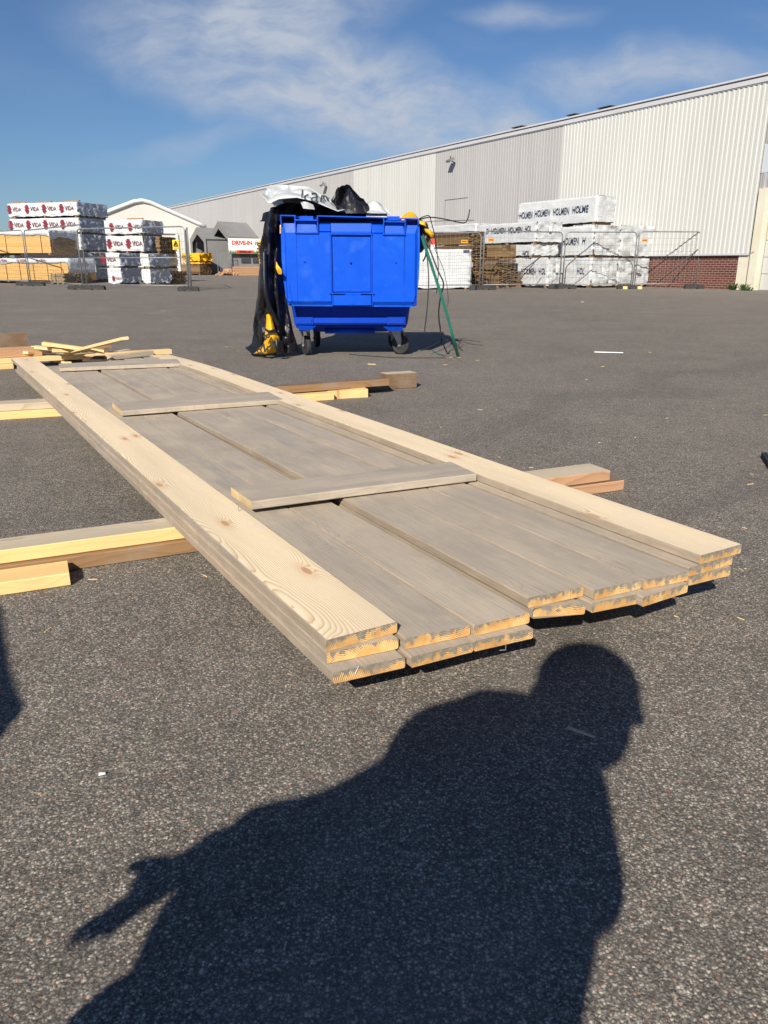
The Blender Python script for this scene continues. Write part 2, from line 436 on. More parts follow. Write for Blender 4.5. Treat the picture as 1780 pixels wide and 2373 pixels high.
MA['blue'] = varied('blue_plastic', (.001, .072, .56), .42, .08, 2., spec=.18, dirt=((.05, .17, .60), .35))
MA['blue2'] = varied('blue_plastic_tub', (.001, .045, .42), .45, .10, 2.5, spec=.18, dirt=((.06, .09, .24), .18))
MA['rubber'] = varied('tyre_rubber', (.022, .022, .023), .75, .2, 9.)
MA['hub'] = varied('dark_hub_plastic', (.018, .019, .02), .5, .2, 9.)
MA['galv'] = varied('galvanised_metal', (.38, .39, .40), .42, .22, 14., metallic=.7)
MA['fence'] = varied('fence_tube_metal', (.25, .26, .27), .5, .22, 6., metallic=.45)
MA['wire'] = varied('fence_wire', (.17, .175, .18), .55, .15, 6., metallic=.4)
MA['foot'] = varied('recycled_black_block', (.035, .033, .032), .85, .3, 9.)
def m_film(name, c, rough, spec=.5, var=.2, bs=.25):
    m, n, p = material(name, rough, spec=spec)
    v = ocoord(n)
    f = n.noise(v, 6, 5, .6).outputs[0]
    setc(n, p, n.ramp(f, [(.3, tuple(q*(1-var) for q in c)), (.7, tuple(min(1, q*(1+var)) for q in c))]))
    w = n.noise(v, 9, 4, .55, 1.2).outputs[0]
    wr = n.math('ABSOLUTE', n.math('SUBTRACT', w, .5))
    w2 = n.math('ABSOLUTE', n.math('SUBTRACT', n.noise(v, 28, 3, .5, 1.).outputs[0], .5))
    bump(n, p, n.math('ADD', wr, n.math('MULTIPLY', w2, .3)), bs, .08)
    return m
MA['blackfilm'] = m_film('black_film', (.011, .011, .015), .40, .35, bs=.08)
MA['whitefilm'] = m_film('white_film', (.43, .45, .455), .42, var=.08, bs=.10)
MA['yellowfilm'] = m_film('yellow_film', (.78, .40, .012), .38, var=.12)
MA['wrap'] = m_film('white_wrap_film', (.56, .57, .575), .42, var=.06, bs=.35)
MA['wrapend'] = m_film('white_wrap_gathered', (.54, .555, .56), .38, var=.06, bs=.8)
MA['wrapgrey'] = m_film('silver_grey_wrap', (.50, .54, .60), .32, var=.10, bs=1.0)  # shade on left package and cover ends put into colour; seams share it
MA['navy'] = varied('navy_print', (.035, .06, .11), .5, .15, 8.)
MA['red'] = varied('dark_red_print', (.22, .010, .028), .5, .12, 8.)
MA['blackink'] = varied('black_print', (.015, .015, .015), .5, .1, 8.)
MA['greyink'] = varied('grey_print', (.10, .12, .13), .5, .1, 8.)
MA['kar'] = varied('faded_grey_print', (.06, .08, .09), .5, .1, 8.)
MA['yellowsign'] = varied('yellow_sign_face', (.85, .60, .03), .45, .05, 4.)
MA['orange'] = varied('orange_tag', (.85, .30, .02), .5, .1, 8.)
MA['whitesign'] = varied('white_banner', (.80, .80, .78), .55, .04, 3.)
MA['signred'] = varied('red_print', (.70, .05, .03), .5, .06, 5.)
MA['signgreen'] = varied('green_grass_print', (.10, .20, .06), .6, .35, 14.)
MA['green'] = varied('green_strap', (.010, .11, .075), .4, .15, 9.)
MA['blackstrap'] = varied('black_strap', (.018, .02, .022), .38, .2, 9.)
MA['white'] = varied('white_paint', (.76, .76, .74), .5, .05, 3.)
MA['gritstone'] = varied('pale_grit', (.52, .50, .46), .7, .3, 40.)
MA['redplastic'] = varied('red_plastic', (.62, .03, .025), .45, .1, 6.)
MA['darkgreen'] = varied('dark_green_plastic', (.012, .055, .035), .5, .15, 9.)
MA['tent'] = varied('white_tent_canvas', (.66, .64, .585), .75, .05, .35, bumpy=.15, bscale=2.)
MA['greytent'] = varied('grey_tent_canvas', (.195, .195, .195), .75, .12, .6, bumpy=.25, bscale=2.5)
MA['trim'] = varied('grey_eave_trim', (.50, .50, .52), .45, .06, .6)
MA['darkmetal'] = varied('dark_grey_metal', (.045, .048, .052), .5, .2, 5.)
def m_clad(name, c, stain=.1):
    m, n, p = material(name, .45, spec=.4)
    o = n('ShaderNodeTexCoord').outputs['Object']
    f = n.noise(n.vmath('MULTIPLY', o, (1.2, 1.2, .12)), 1., 5, .6).outputs[0]
    g = n.noise(n.vmath('MULTIPLY', o, (6, 6, .22)), 1., 5, .65).outputs[0]
    cc = n.mix(n.smooth(f, .35, .7), c, tuple(x*.93 for x in c))
    cc = n.mix(n.math('MULTIPLY', n.smooth(g, .5, .75), stain), cc, tuple(x*.7 for x in c))
    so = n('ShaderNodeSeparateXYZ', {0: o})
    lap = n.math('FRACT', n.math('ADD', n.math('MULTIPLY', so.outputs[0], 1/4.4), n.math('MULTIPLY', n.noise(n.vmath('MULTIPLY', o, (.01, .01, .4)), 1., 1).outputs[0], .002)))
    cc = n.mix(n.math('MULTIPLY', n.math('LESS_THAN', lap, .010), .35), cc, tuple(x*.5 for x in c))
    dr = n.noise(n.vmath('MULTIPLY', o, (9, 9, .10)), 1., 4, .6).outputs[0]
    cc = n.mix(n.math('MULTIPLY', n.smooth(dr, .56, .78), stain*1.4), cc, (c[0]*.62, c[1]*.58, c[2]*.52))
    setc(n, p, cc); return m
MA['cladwhite'] = m_clad('white_cladding', (.53, .53, .505), .12)
MA['cladgrey'] = m_clad('grey_cladding', (.40, .39, .385), .16)
MA['cladmid'] = m_clad('light_grey_cladding', (.43, .42, .41), .12)
MA['cladblue'] = m_clad('pale_blue_panel', (.50, .54, .57), .06)
MA['cladmauve'] = m_clad('mauve_grey_cladding', (.36, .345, .36), .14)
MA['door'] = m_clad('pale_grey_roller_door', (.50, .50, .475), .1)
def m_cream():
    m, n, p = material('chipped_cream_paint', .6)
    o = n('ShaderNodeTexCoord').outputs['Object']
    a = n.noise(o, .8, 5).outputs[0]; b = n.noise(o, 4.5, 6, .7).outputs[0]
    c = n.mix(n.smooth(a, .35, .7), (.60, .55, .42), (.66, .63, .54))
    c = n.mix(n.math('MULTIPLY', n.smooth(b, .60, .66), .8), c, (.26, .14, .08))
    setc(n, p, c); return m
MA['cream'] = m_cream()
def m_brick():
    m, n, p = material('red_brown_brick', .8, spec=.25)
    o = n('ShaderNodeTexCoord').outputs['Object']; s = n('ShaderNodeSeparateXYZ', {0: o})
    v = n('ShaderNodeCombineXYZ', {0: s.outputs[0], 1: s.outputs[2]}).outputs[0]
    br = n('ShaderNodeTexBrick', {'Vector': v, 'Color1': (.135, .038, .028, 1), 'Color2': (.085, .026, .021, 1), 'Mortar': (.32, .25, .20, 1),
           'Scale': 1., 'Mortar Size': .009, 'Mortar Smooth': .2, 'Brick Width': .25, 'Row Height': .085})
    c = n.mix(n.math('MULTIPLY', n.smooth(n.noise(o, 1.3, 6).outputs[0], .45, .7), .25), br.outputs[0], (.24, .13, .10))
    setc(n, p, c); bump(n, p, n.math('SUBTRACT', 1., br.outputs['Fac']), .5, .01)
    return m
MA['brick'] = m_brick()
def m_bundle(name, cols, rough=.75):
    m, n, p = material(name, rough, spec=.25)
    a = n('ShaderNodeAttribute', attribute_name='tint').outputs['Fac']
    v = ocoord(n)
    g = n.noise(n.vmath('MULTIPLY', v, (2., 2., 30.)), 1., 4).outputs[0]
    c = n.ramp(a, [(i/(len(cols)-1), q) for i, q in enumerate(cols)])
    c = n.mix(n.math('MULTIPLY', n.smooth(g, .4, .7), .3), c, tuple(x*.55 for x in cols[0]))
    setc(n, p, c); return m
MA['bundlebrown'] = m_bundle('treated_board_bundle', [(.085, .048, .030), (.16, .085, .045), (.26, .165, .075), (.20, .15, .07)])
MA['bundleyellow'] = m_bundle('fresh_board_bundle', [(.64, .36, .115), (.70, .42, .15), (.76, .49, .19)])
MA['bundleend'] = m_bundle('weathered_board_ends', [(.20, .14, .08), (.30, .20, .11), (.36, .26, .15)])
MA['leaf'] = varied('leaf_green', (.045, .085, .025), .6, .5, 2.)
MA['bark'] = varied('bark', (.12, .085, .06), .85, .3, 8.)
MA['skin'] = varied('skin', (.50, .29, .20), .5, .08, 6.)
MA['jacket'] = varied('dark_blue_jacket_cloth', (.03, .04, .07), .8, .2, 8.)
MA['trousers'] = varied('grey_work_trousers_cloth', (.07, .07, .075), .85, .2, 8.)
MA['hair'] = varied('dark_brown_hair', (.05, .03, .02), .6, .3, 40.)
MA['phone'] = varied('phone_body', (.02, .02, .022), .3, .1, 8.)

# ------------------------------------------------------------------ ground
bm = bmesh.new()
rad = [0.0, 2, 6, 15, 40, 120, 400, 1500]
vs = [[bm.verts.new((0, 0, 0))]]
for r in rad[1:]: vs.append([bm.verts.new((r*math.cos(2*math.pi*k/48), r*math.sin(2*math.pi*k/48), 0)) for k in range(48)])
for k in range(48): bm.faces.new((vs[0][0], vs[1][k], vs[1][(k+1) % 48]))
for A, B in zip(vs[1:], vs[2:]):
    for k in range(48): bm.faces.new((A[k], B[k], B[(k+1) % 48], A[(k+1) % 48]))
tag(link('asphalt_yard', bm, MA['asphalt']), kind='structure')

# ================================================================== WAREHOUSE
UL = Vector((-.5059, .8626, 0)); UR = Vector((.8626, .5059, 0))       # along the wall to the far left; into the wall
BA, BB = ground(1499, 664.6), ground(1726, 671.6)
EAVE = 6.85; PLINTH = 1.27
def wall_s(px, z):                                                    # distance along the wall from BB where column px meets height z
    lo, hi = -30., 160.
    for _ in range(50):
        mid = (lo+hi)/2; q = BB + UL*mid + Vector((0, 0, z))
        if q.y > 1 and proj(q)[0] > px: lo = mid
        else: hi = mid
    return lo
wh = empty('warehouse', BB, math.atan2(-UL.y, -UL.x), 'long white and grey corrugated warehouse with brick base on the right', 'warehouse')
# local x runs towards the near right end, so wall positions s map to x = -s; local y points into the building
def corr(bm, x0, x1, z0, z1, y0, pitch=.2, dep=.026, step=None):
    x = x0; prev = None
    prof = [(0, 0), (.42, 0), (.5, -1), (.92, -1), (1, 0)]
    pts = []
    k = 0
    while x < x1 - 1e-6:
        for f, d in prof[:-1]:
            xx = x + f*pitch
            if xx <= x1: pts.append((xx, y0 + d*dep))
        x += pitch
    pts.append((x1, y0))
    for (xa, ya) in pts:
        a = bm.verts.new((xa, ya, z0)); b = bm.verts.new((xa, ya, z1))
        if prev: bm.faces.new((prev[0], a, b, prev[1]))
        prev = (a, b)
J = [0.02] + [wall_s(p, 5.8) for p in (1303, 1011, 821)] + [95.]
cols = ['cladwhite', 'cladgrey', 'cladwhite', 'cladmid']
for i in range(4):
    bm = bmesh.new(); corr(bm, -J[i+1], -J[i], PLINTH, EAVE-.02, -.05 if i % 2 == 0 else -.042, dep=(.026, .012, .012, .008)[i])
    # back sheet gives it thickness
    box(bm, -J[i+1], -J[i], .0, .12, PLINTH+.002, EAVE-.03)
    link('cladding', bm, MA[cols[i]], wh)
bm = bmesh.new(); box(bm, -95, -.42, .03, .30, -.3, PLINTH-.02); link('brick_plinth', bm, MA['brick'], wh)
bm = bmesh.new(); box(bm, -95, .02, -.10, .0, PLINTH-.06, PLINTH-.004); link('drip_flashing', bm, MA['trim'], wh)
bm = bmesh.new(); box(bm, -.418, .35, -.02, .28, 0, PLINTH-.062); link('cream_pier', bm, MA['cream'], wh)
bm = bmesh.new()
box(bm, -95, 22, -.12, .16, EAVE, EAVE+.15); box(bm, -95, 22, -.09, .0, EAVE-.035, EAVE-.002)
link('eave_trim', bm, MA['trim'], wh)
bm = bmesh.new(); hexa(bm, [(-95, .0, EAVE+.242), (22, .0, EAVE+.242), (22, 24, EAVE+.9), (-95, 24, EAVE+.9)], [(-95, .0, EAVE+.30), (22, .0, EAVE+.30), (22, 24, EAVE+.98), (-95, 24, EAVE+.98)])
link('roof', bm, MA['trim'], wh)
bm = bmesh.new(); box(bm, -94.9, 21.9, 23.6, 23.9, 0, EAVE+.8); box(bm, -94.98, -94.7, .31, 23.5, 0, EAVE+.2); box(bm, 21.7, 21.95, .31, 23.5, 0, EAVE+.2)
link('rear_wall', bm, MA['cladgrey'], wh)
# right of the joint: mauve-grey sheets, pale panel, door
zc1, zc2, zc3 = 4.88, 3.95, 3.45
bm = bmesh.new(); corr(bm, .03, 22, zc1, EAVE-.02, -.03, .22, .03); box(bm, .03, 22, .01, .12, zc1, EAVE-.03); link('upper_cladding', bm, MA['cladmauve'], wh)
bm = bmesh.new(); box(bm, .03, 22, -.045, .11, zc2, zc1-.003); link('plain_panel', bm, MA['cladblue'], wh)
bm = bmesh.new(); corr(bm, .03, 22, zc3, zc2-.004, -.028, .22, .03); box(bm, .03, 22, .012, .11, zc3, zc2-.005)
corr(bm, .03, .12, 2.85, zc3-.003, -.028, .22, .03); link('lower_cladding', bm, MA['cladmauve'], wh)
bm = bmesh.new(); box(bm, .03, .12, -.02, .1, PLINTH, 2.845); link('white_corner_panel', bm, MA['cladwhite'], wh)
bm = bmesh.new(); box(bm, .125, .43, -.14, .28, 0, zc3-.01); link('cream_column', bm, MA['cream'], wh)
dr = bmesh.new()
for k in range(6): box(dr, .47, 5.2, .16, .21, .01+k*.57, .57+k*.57-.012)
box(dr, .47, 5.2, .185, .205, .0, zc3-.01)
link('roller_door', dr, MA['door'], wh)
bm = bmesh.new(); box(bm, 5.21, 22, .0, .28, 0, zc3-.012); link('far_right_wall', bm, MA['cladgrey'], wh)
# a blanked opening outline on the grey sheets
bm = bmesh.new()
s0, s1 = wall_s(1032, 4.0), wall_s(1086, 4.0)
for (a, b, c, d) in ((-s0, -s1, 4.30, 4.36), (-s0, -s0+.07, 1.3, 4.297)): box(bm, a, b, -.087, -.08, c, d)
link('blanked_opening_frame', bm, MA['cladmid'], wh)
def flood(px, py):
    s_ = wall_s(px, 6.4)
    b = bmesh.new(); box(b, -.20, .20, -.62, -.30, -.05, .07, M=Matrix.Translation((-s_, 0, EAVE-.42)) @ Matrix.Rotation(R(28), 4, 'X'))
    o = link('floodlight', b, MA['galv'], wh)
    b = bmesh.new(); tube(b, [(-s_, -.08, EAVE-.75), (-s_, -.35, EAVE-.65), (-s_, -.40, EAVE-.42)], .03, 6); link('bracket', b, MA['darkmetal'], o)
flood(1058, 344); flood(760, 412)
b = bmesh.new(); s_ = wall_s(794, 5.7); lathe(b, [(.02, -.30), (.11, -.28), (.12, -.12), (.07, -.08)], (-s_, 0, 5.65), 'y', 12); link('security_camera', b, MA['white'], wh)
for px, wd in ((1189, .42), (1313, .30), (1392, .42)):
    s_ = wall_s(px, 7.3)
    b = bmesh.new(); hexa(b, [(-s_-wd*1.2, .4, EAVE+.25), (-s_+wd*.5, .4, EAVE+.25), (-s_+wd*.5, .9, EAVE+.25), (-s_-wd*1.2, .9, EAVE+.25)],
                      [(-s_-wd*1.2, .4, EAVE+.42), (-s_+wd*.5, .4, EAVE+.42), (-s_+wd*.5, .9, EAVE+.44), (-s_-wd*1.2, .9, EAVE+.44)])
    box(b, -s_-wd*1.3, -s_+wd*.55, .35, .95, EAVE+.445, EAVE+.475)
    link('roof_vent', b, MA['darkmetal'], wh)
# weeds at the wall foot
def weed(px, py, label, n_=46, h=.34):
    b = bmesh.new(); rnd = random.Random(int(px))
    for k in range(n_):
        a = rnd.uniform(0, 6.28); r0 = rnd.uniform(0, .12); l = rnd.uniform(.4, 1)*h; d = rnd.uniform(.05, .22)
        p0 = Vector((r0*math.cos(a), r0*math.sin(a), 0)); p1 = p0 + Vector((d*math.cos(a)*.5, d*math.sin(a)*.5, l*.7)); p2 = p0 + Vector((d*math.cos(a), d*math.sin(a), l))
        s_ = Vector((-math.sin(a), math.cos(a), 0))*.018
        q = [b.verts.new(p) for p in (p0-s_*.4, p0+s_*.4, p1+s_, p1-s_, p2)]
        b.faces.new(q[:4]); b.faces.new((q[3], q[2], q[4]))
    tag(link('weed', b, MA['leaf'], loc=ground(px, py)), label, 'weed', 'weeds at the foot of the warehouse wall')
weed(1698, 672.3, 'green weed growing at the brick corner left of the cream column', 50, .26)
weed(1722, 673.0, 'green weed at the foot of the cream column beside the door', 60, .26)
weed(1735, 673.8, 'low weed at the right foot of the cream column', 30, .16)

# ================================================================== PACKAGES OF TIMBER
def rotz(d): return math.atan2(d.y, d.x)
def length_to(corner, dirv, z, px):
    lo, hi = 0.05, 40.
    f = lambda L: proj(corner + dirv*L + Vector((0, 0, z)))[0]
    sgn = 1 if f(hi) > f(lo) else -1
    for _ in range(50):
        m_ = (lo+hi)/2
        if (f(m_) - px)*sgn < 0: lo = m_
        else: hi = m_
    return lo
def wrinkle(p, face, amp):
    """outward puff of the film"""
    if face == 'side':
        a = abs(fbm((p.x*1.1, p.z*2.2, p.y*1.1+3), 3))*.8 + abs(fbm((p.x*4.0, p.z*1.2, 5.), 2))*.25
    else:
        a = abs(fbm((p.y*2.2+9, p.z*3.2+p.y*2.0, p.x), 4))*1.6 + abs(fbm((p.y*6, p.z*5-p.y*4, 2.), 3))*.6
    return (a-.28)*amp
def wrapped(name, label, cat, group, corner, dL, dE, L, Wd, z0, z1, txt=None, endmat='wrapend', sidemat='wrap', amp=.05, seed=0, bottom_bare=0., labels=1, openx=0.):
    """long face runs from corner along dL, end face from corner along dE.  Local x = distance along dL, local y = distance along dE"""
    e = empty(name, corner, 0, label, cat, group)
    M3 = Matrix((dL, dE, Vector((0, 0, 1)))).transposed().to_4x4()
    flip = M3.to_3x3().determinant() < 0
    bm = bmesh.new(); off = Vector((seed*7.7, seed*3.3, seed*5.1))
    H = z1-z0; r = .05
    def shape(u, v, w, face):
        p = Vector((u, v, w)); q = p + off
        if face == 'side': d = wrinkle(q, 'side', amp); p.y -= d
        elif face == 'end': d = wrinkle(q, 'end', amp*1.5); p.x -= d
        elif face == 'top': p.z += (fbm((q.x*1.5, q.y*2, 1.), 3))*.03
        # ragged hem
        if w < z0 + .02 and face in ('side', 'end'):
            p.z -= abs(fbm((q.x*2.2, q.y*2.2, 3.3), 2))*.10*(1 if z0 < .2 else .6) - .03
        p.z = max(p.z, .012)
        return p
    grids = []
    nz = 12
    nx = max(8, int(L/.16)); ny = max(8, int(Wd/.09))
    def grid(fn, n1, n2, mi):
        g = [[bm.verts.new(fn(i/n1, j/n2)) for j in range(n2+1)] for i in range(n1+1)]
        for i in range(n1):
            for j in range(n2):
                f = bm.faces.new((g[i][j], g[i+1][j], g[i+1][j+1], g[i][j+1])); f.material_index = mi; f.smooth = True
    grid(lambda s, t: shape(s*L, 0, z0+t*H, 'side'), nx, nz, 0)
    grid(lambda s, t: shape(0, s*Wd, z0+t*H, 'end'), ny, nz, 1)
    grid(lambda s, t: shape(s*L, t*Wd, z1, 'top'), nx, 6, 0)
    grid(lambda s, t: shape(s*L, Wd, z0+t*H, 'x'), nx, 2, 0)
    grid(lambda s, t: shape(L, s*Wd, z0+t*H, 'x'), ny, 2, 0)
    bmesh.ops.remove_doubles(bm, verts=bm.verts, dist=.035)
    fix(bm)
    for v in bm.verts: v.co = M3 @ v.co
    link('wrap_film', bm, [MA[sidemat], MA[endmat]], e)
    # flattened timber core and bearers under the wrap
    bm = bmesh.new()
    box(bm, .06, L-.05, .06, Wd-.05, z0+.04, z1-.05)
    for v in bm.verts: v.co = M3 @ v.co
    fix(bm); link('timber', bm, MA['brown'], e)
    for k in range(3):
        bm = bmesh.new()
        x_ = max(.02, .12 + (L-.5)*k/2); box(bm, x_, x_+.09, .02, Wd-.02, max(z0-.075, .002), z0+.037)
        for v in bm.verts: v.co = M3 @ v.co
        fix(bm); link('bearer', bm, MA['brown'], e)
    # seams across the long face (darker folds of the film joints)
    rnd = random.Random(seed+5)
    k = rnd.uniform(.5, 1.1)
    while k < L-.2:
        bm = bmesh.new()
        pts = [Vector((k, -.0 - wrinkle(Vector((k, 0, z0+t*H))+off, 'side', amp) - .004, z0+t*H+.02)) for t in (.0, .2, .4, .6, .8, .97)]
        pts = [M3 @ p for p in pts]; ribbon(bm, pts, .018, .008, dL)
        k += rnd.uniform(1.0, 1.25)
        link('strap', bm, MA['wrapgrey'], e)
    if txt:
        for item in txt:
            kind, u, w, size = item[:4]; bm = bmesh.new(); bm2 = bmesh.new()
            y_ = -(wrinkle(Vector((u, 0, w))+off, 'side', amp)) - .03
            # text reads left to right for the viewer: towards -dL if dL runs left
            xd = -dL
            Mt = Matrix((xd, Vector((0, 0, 1)), xd.cross(Vector((0, 0, 1))))).transposed().to_4x4()
            Mt.translation = dL*u + dE*y_ + Vector((0, 0, w))
            if kind == 'VIDA':
                tb = text_bm('V', size*1.2, .006*size, 0, .8); join(bm, tb, Mt @ Matrix.Translation((-size*.72, 0, 0)))
                tb = text_bm('IDA', size*.95, .004*size, 0, .82); join(bm, tb, Mt @ Matrix.Translation((size*.22, -.02*size, 0)))
                # striped round emblem to the left
                ex = -size*1.75
                for (q, hw, sh) in ((-.62, .28, 0), (-.38, .46, .06), (-.12, .5, -.08), (.14, .5, .08), (.40, .46, -.06), (.64, .30, 0)):
                    vs_ = []
                    for a in range(12):
                        an = 2*math.pi*a/12; cx_ = math.copysign(abs(math.cos(an))**.6, math.cos(an)); sy_ = math.copysign(abs(math.sin(an))**.6, math.sin(an))
                        vs_.append(bm.verts.new(Mt @ Vector((ex+sh*size+cx_*hw*size, q*size+sy_*.105*size, .002))))
                    bm.faces.new(vs_)
                tb = text_bm('www.vida.se', size*.2, 0, 0); join(bm2, tb, Mt @ Matrix.Translation((0, -size*.95, 0)))
            else:
                tb = text_bm(kind, size, .014*size, 0.12, 1.25)
                if len(item) > 4:
                    xs_ = [v.co.x for v in tb.verts]; f_ = item[4]/(max(xs_)-min(xs_)); mx_ = (max(xs_)+min(xs_))/2
                    for v in tb.verts: v.co.x = (v.co.x-mx_)*f_
                join(bm, tb, Mt)
                for q in (-.06,): box(bm2, u*0-.22, .22, q-size*1.45, q-size*1.40, -.001, .001, M=Mt)
            for b_ in (bm, bm2):
                for v in b_.verts:
                    uu = v.co.dot(dL); wy = wrinkle(Vector((uu, 0, v.co.z))+off, 'side', amp)
                    v.co += dE*(-(wy) - .034 - v.co.dot(dE))
            link('lettering', bm, MA['red' if kind == 'VIDA' else 'navy'], e)
            if len(bm2.verts): link('small_print', bm2, MA['greyink'], e)
            else: bm2.free()
    for k in range(labels):
        bm = bmesh.new(); y_ = Wd*(.42+.1*k)
        pts = []
        ww = wrinkle(Vector((0, y_, z0+H*.6))+off, 'end', amp*1.5)
        box(bm, -ww-.02, -ww-.016, y_, y_+.14, z0+H*.48, z0+H*.78)
        for v in bm.verts: v.co = M3 @ v.co
        fix(bm); o = link('paper_label', bm, MA['white'], e)
    return e

def bundle(name, label, cat, group, corner, dL, dE, L, Wd, z0, z1, th=.045, bw=.15, mats=('bundlebrown', 'bundlebrown'), ragged=.06, seed=0, bearers=True):
    e = empty(name, corner, 0, label, cat, group)
    M3 = Matrix((dL, dE, Vector((0, 0, 1)))).transposed().to_4x4()
    rnd = random.Random(seed); bm = bmesh.new(); lay = bm.faces.layers.float.new('tint')
    z = z0
    while z < z1-.01:
        y = 0
        while y < Wd-.02:
            a = rnd.uniform(0, ragged); t_ = rnd.random(); dy = rnd.uniform(-.006, .006)
            vs_, fs_ = box(bm, a, L-rnd.uniform(0, ragged), y+.002+dy, min(y+bw, Wd)-.003+dy, z, z+th-.007)
            for f in fs_: f[lay] = t_
            fs_[0].material_index = 1
            y += bw
        z += th
    for v in bm.verts: v.co = M3 @ v.co
    fix(bm); link('board_layers', bm, [MA[mats[0]], MA[mats[1]]], e)
    if bearers:
        for k in range(3):
            bm = bmesh.new()
            x_ = .1 + (L-.3)*k/2; box(bm, x_, x_+.1, .01, Wd-.01, max(z0-.09, .002), z0-.002)
            for v in bm.verts: v.co = M3 @ v.co
            fix(bm); link('bearer', bm, MA['brown'], e)
    return e
def straps_on(e, dL, dE, L, Wd, z0, z1, n=3, mat_='blackstrap'):
    for k in range(n):
        u = L*(k+.5)/n; bm = bmesh.new()
        loop = [dL*u + dE*y + Vector((0, 0, z)) for y, z in ((-.012, z0), (-.012, z1+.01), (Wd+.012, z1+.01), (Wd+.012, z0))]
        ribbon(bm, loop, .03, .006, dL); link('strap', bm, MA[mat_], e)

G_H = 'white wrapped timber packages lettered HOLMEN stacked by the warehouse'
def word(txt, corner, dirv, z, pxa, pxb, size):
    a, b = length_to(corner, dirv, z, pxa), length_to(corner, dirv, z, pxb)
    return (txt, (a+b)/2, z, size, abs(a-b))
def words(corner, dirv, lst):
    out = []
    for (t, pxa, pxb, py, size) in lst:
        z = z_at(py, corner.y + .8); u = length_to(corner, dirv, 2., pxb); z = z_at(py, (corner + dirv*u).y)
        out.append(word(t, corner, dirv, z, pxa, pxb, size))
    return out
def hol(z0, z1, us, size=.30): return [('HOLMEN', u, z0+(z1-z0)*f, size) for (u, f) in us]
# stack R1: near corner column
c1 = ground(1367, 667.5); c1.z = 0
lv = lambda c, *ys: [z_at(y, c.y) for y in ys]
A1, A2, A3, A4 = lv(c1, 597, 522, 519, 453)
W1 = length_to(c1, UR, .6, 1428)
LV = [.06, 1.27, 2.42, 2.62, 3.80]
L_ = length_to(c1, UL, 1.8, 1290)
wrapped('timber_package', 'white HOLMEN package on the ground, front right stack, letters HOL on its long side', 'timber package', G_H, c1, UL, UR, L_, W1, .08, A1, words(c1, UL, [('HOL', 1338, 1355, 628.5, .34)]), seed=1, amp=.07)
wrapped('timber_package', 'white HOLMEN package on second level right stack, under the overhanging topmost package', 'timber package', G_H, c1, UL, UR, L_, W1, A1+.08, A2, words(c1, UL, [('HOLMEN', 1304, 1343, 559, .36), ('H', 1350, 1358, 558, .36)]), seed=2, amp=.07)
L3 = length_to(c1, UL, 3.2, 1201)
wt = length_to(c1, UR, 3.2, 1424)
wrapped('timber_package', 'topmost white package of all, four HOLMEN words along its long side', 'timber package', G_H, c1 - UL*.05, UL, UR, L3, wt, A3+.06, A4, words(c1, UL, [('HOLMEN', 1204, 1234, 498, .36), ('HOLMEN', 1239, 1274, 493, .36), ('HOLMEN', 1281, 1318, 489, .36), ('HOLME', 1325, 1363, 484, .36)]), seed=3, amp=.05, labels=0)
# column beside it, nearer the wall
c2 = c1 + UR*(W1+.06) + UL*.02
W2 = length_to(c2, UR, .6, 1502)
wrapped('timber_package', 'white package on the ground in the rightmost column beside the bare brick', 'timber package', G_H, c2, UL, UR, 4., W2, .08, A1-.02, None, seed=4, amp=.07)
wrapped('timber_package', 'white package on top of the rightmost column beside the bare cladding', 'timber package', G_H, c2, UL, UR, 4., W2, A1+.06, A2+.04, None, seed=5, amp=.07)
# stack R2: further left, slightly behind
c3 = ground(1236, 667.0); c3.z = 0
B1, B2, B3, B4 = lv(c3, 597, 566, 561, 513)
W3 = length_to(c3, UR, .6, 1296)
L3a = length_to(c3, UL, .6, 1203)
c3g = ground(1268, 668.0); c3g.z = 0
wrapped('timber_package', 'white HOLMEN package on the ground between brown boards and the right stack', 'timber package', G_H, c3g, UL, UR, 4.2, length_to(c3g, UR, .6, 1298), .08, B1, words(c3g, UL, [('HOLMEN', 1209, 1244, 629, .32), ('HOL', 1250, 1266, 629, .32)]), seed=6, amp=.07)
wrapped('timber_package', 'white HOLMEN package on second level above the brown board stack end', 'timber package', G_H, c3 + UL*.15, UL, UR, 3.2, W3-.1, B1+.07, B2, words(c3, UL, [('HOL', 1218, 1234, 588, .30)]), seed=7, amp=.06)
L3c = length_to(c3, UL, 2.6, 1106)
wrapped('timber_package', 'long white HOLMEN package on top left, behind the brown board stack, three words showing', 'timber package', G_H, c3, UL, UR, L3c, W3, B3, B4, words(c3, UL, [('HOL', 1218, 1233, 530, .30), ('HOLMEN', 1179, 1212, 532, .30), ('HOLMEN', 1140, 1173, 534, .30), ('EN', 1128, 1135, 536, .30)]), seed=8, amp=.06)
c3b = c3 + UL*(L3c+.3) + UR*.2
L3d = length_to(c3b, UL, 2.8, 1000)
wrapped('timber_package', 'farthest white package peeking over the brown boards beside the blue bin', 'timber package', G_H, c3b, UL, UR, L3d, 1.2, 1.9, z_at(517, c3b.y), None, seed=9, labels=0)
wrapped('timber_package', 'white package hidden mostly behind the brown boards, second from the blue bin', 'timber package', G_H, c3b, UL, UR, L3d, 1.2, .08, 1.85, None, seed=19, labels=0)
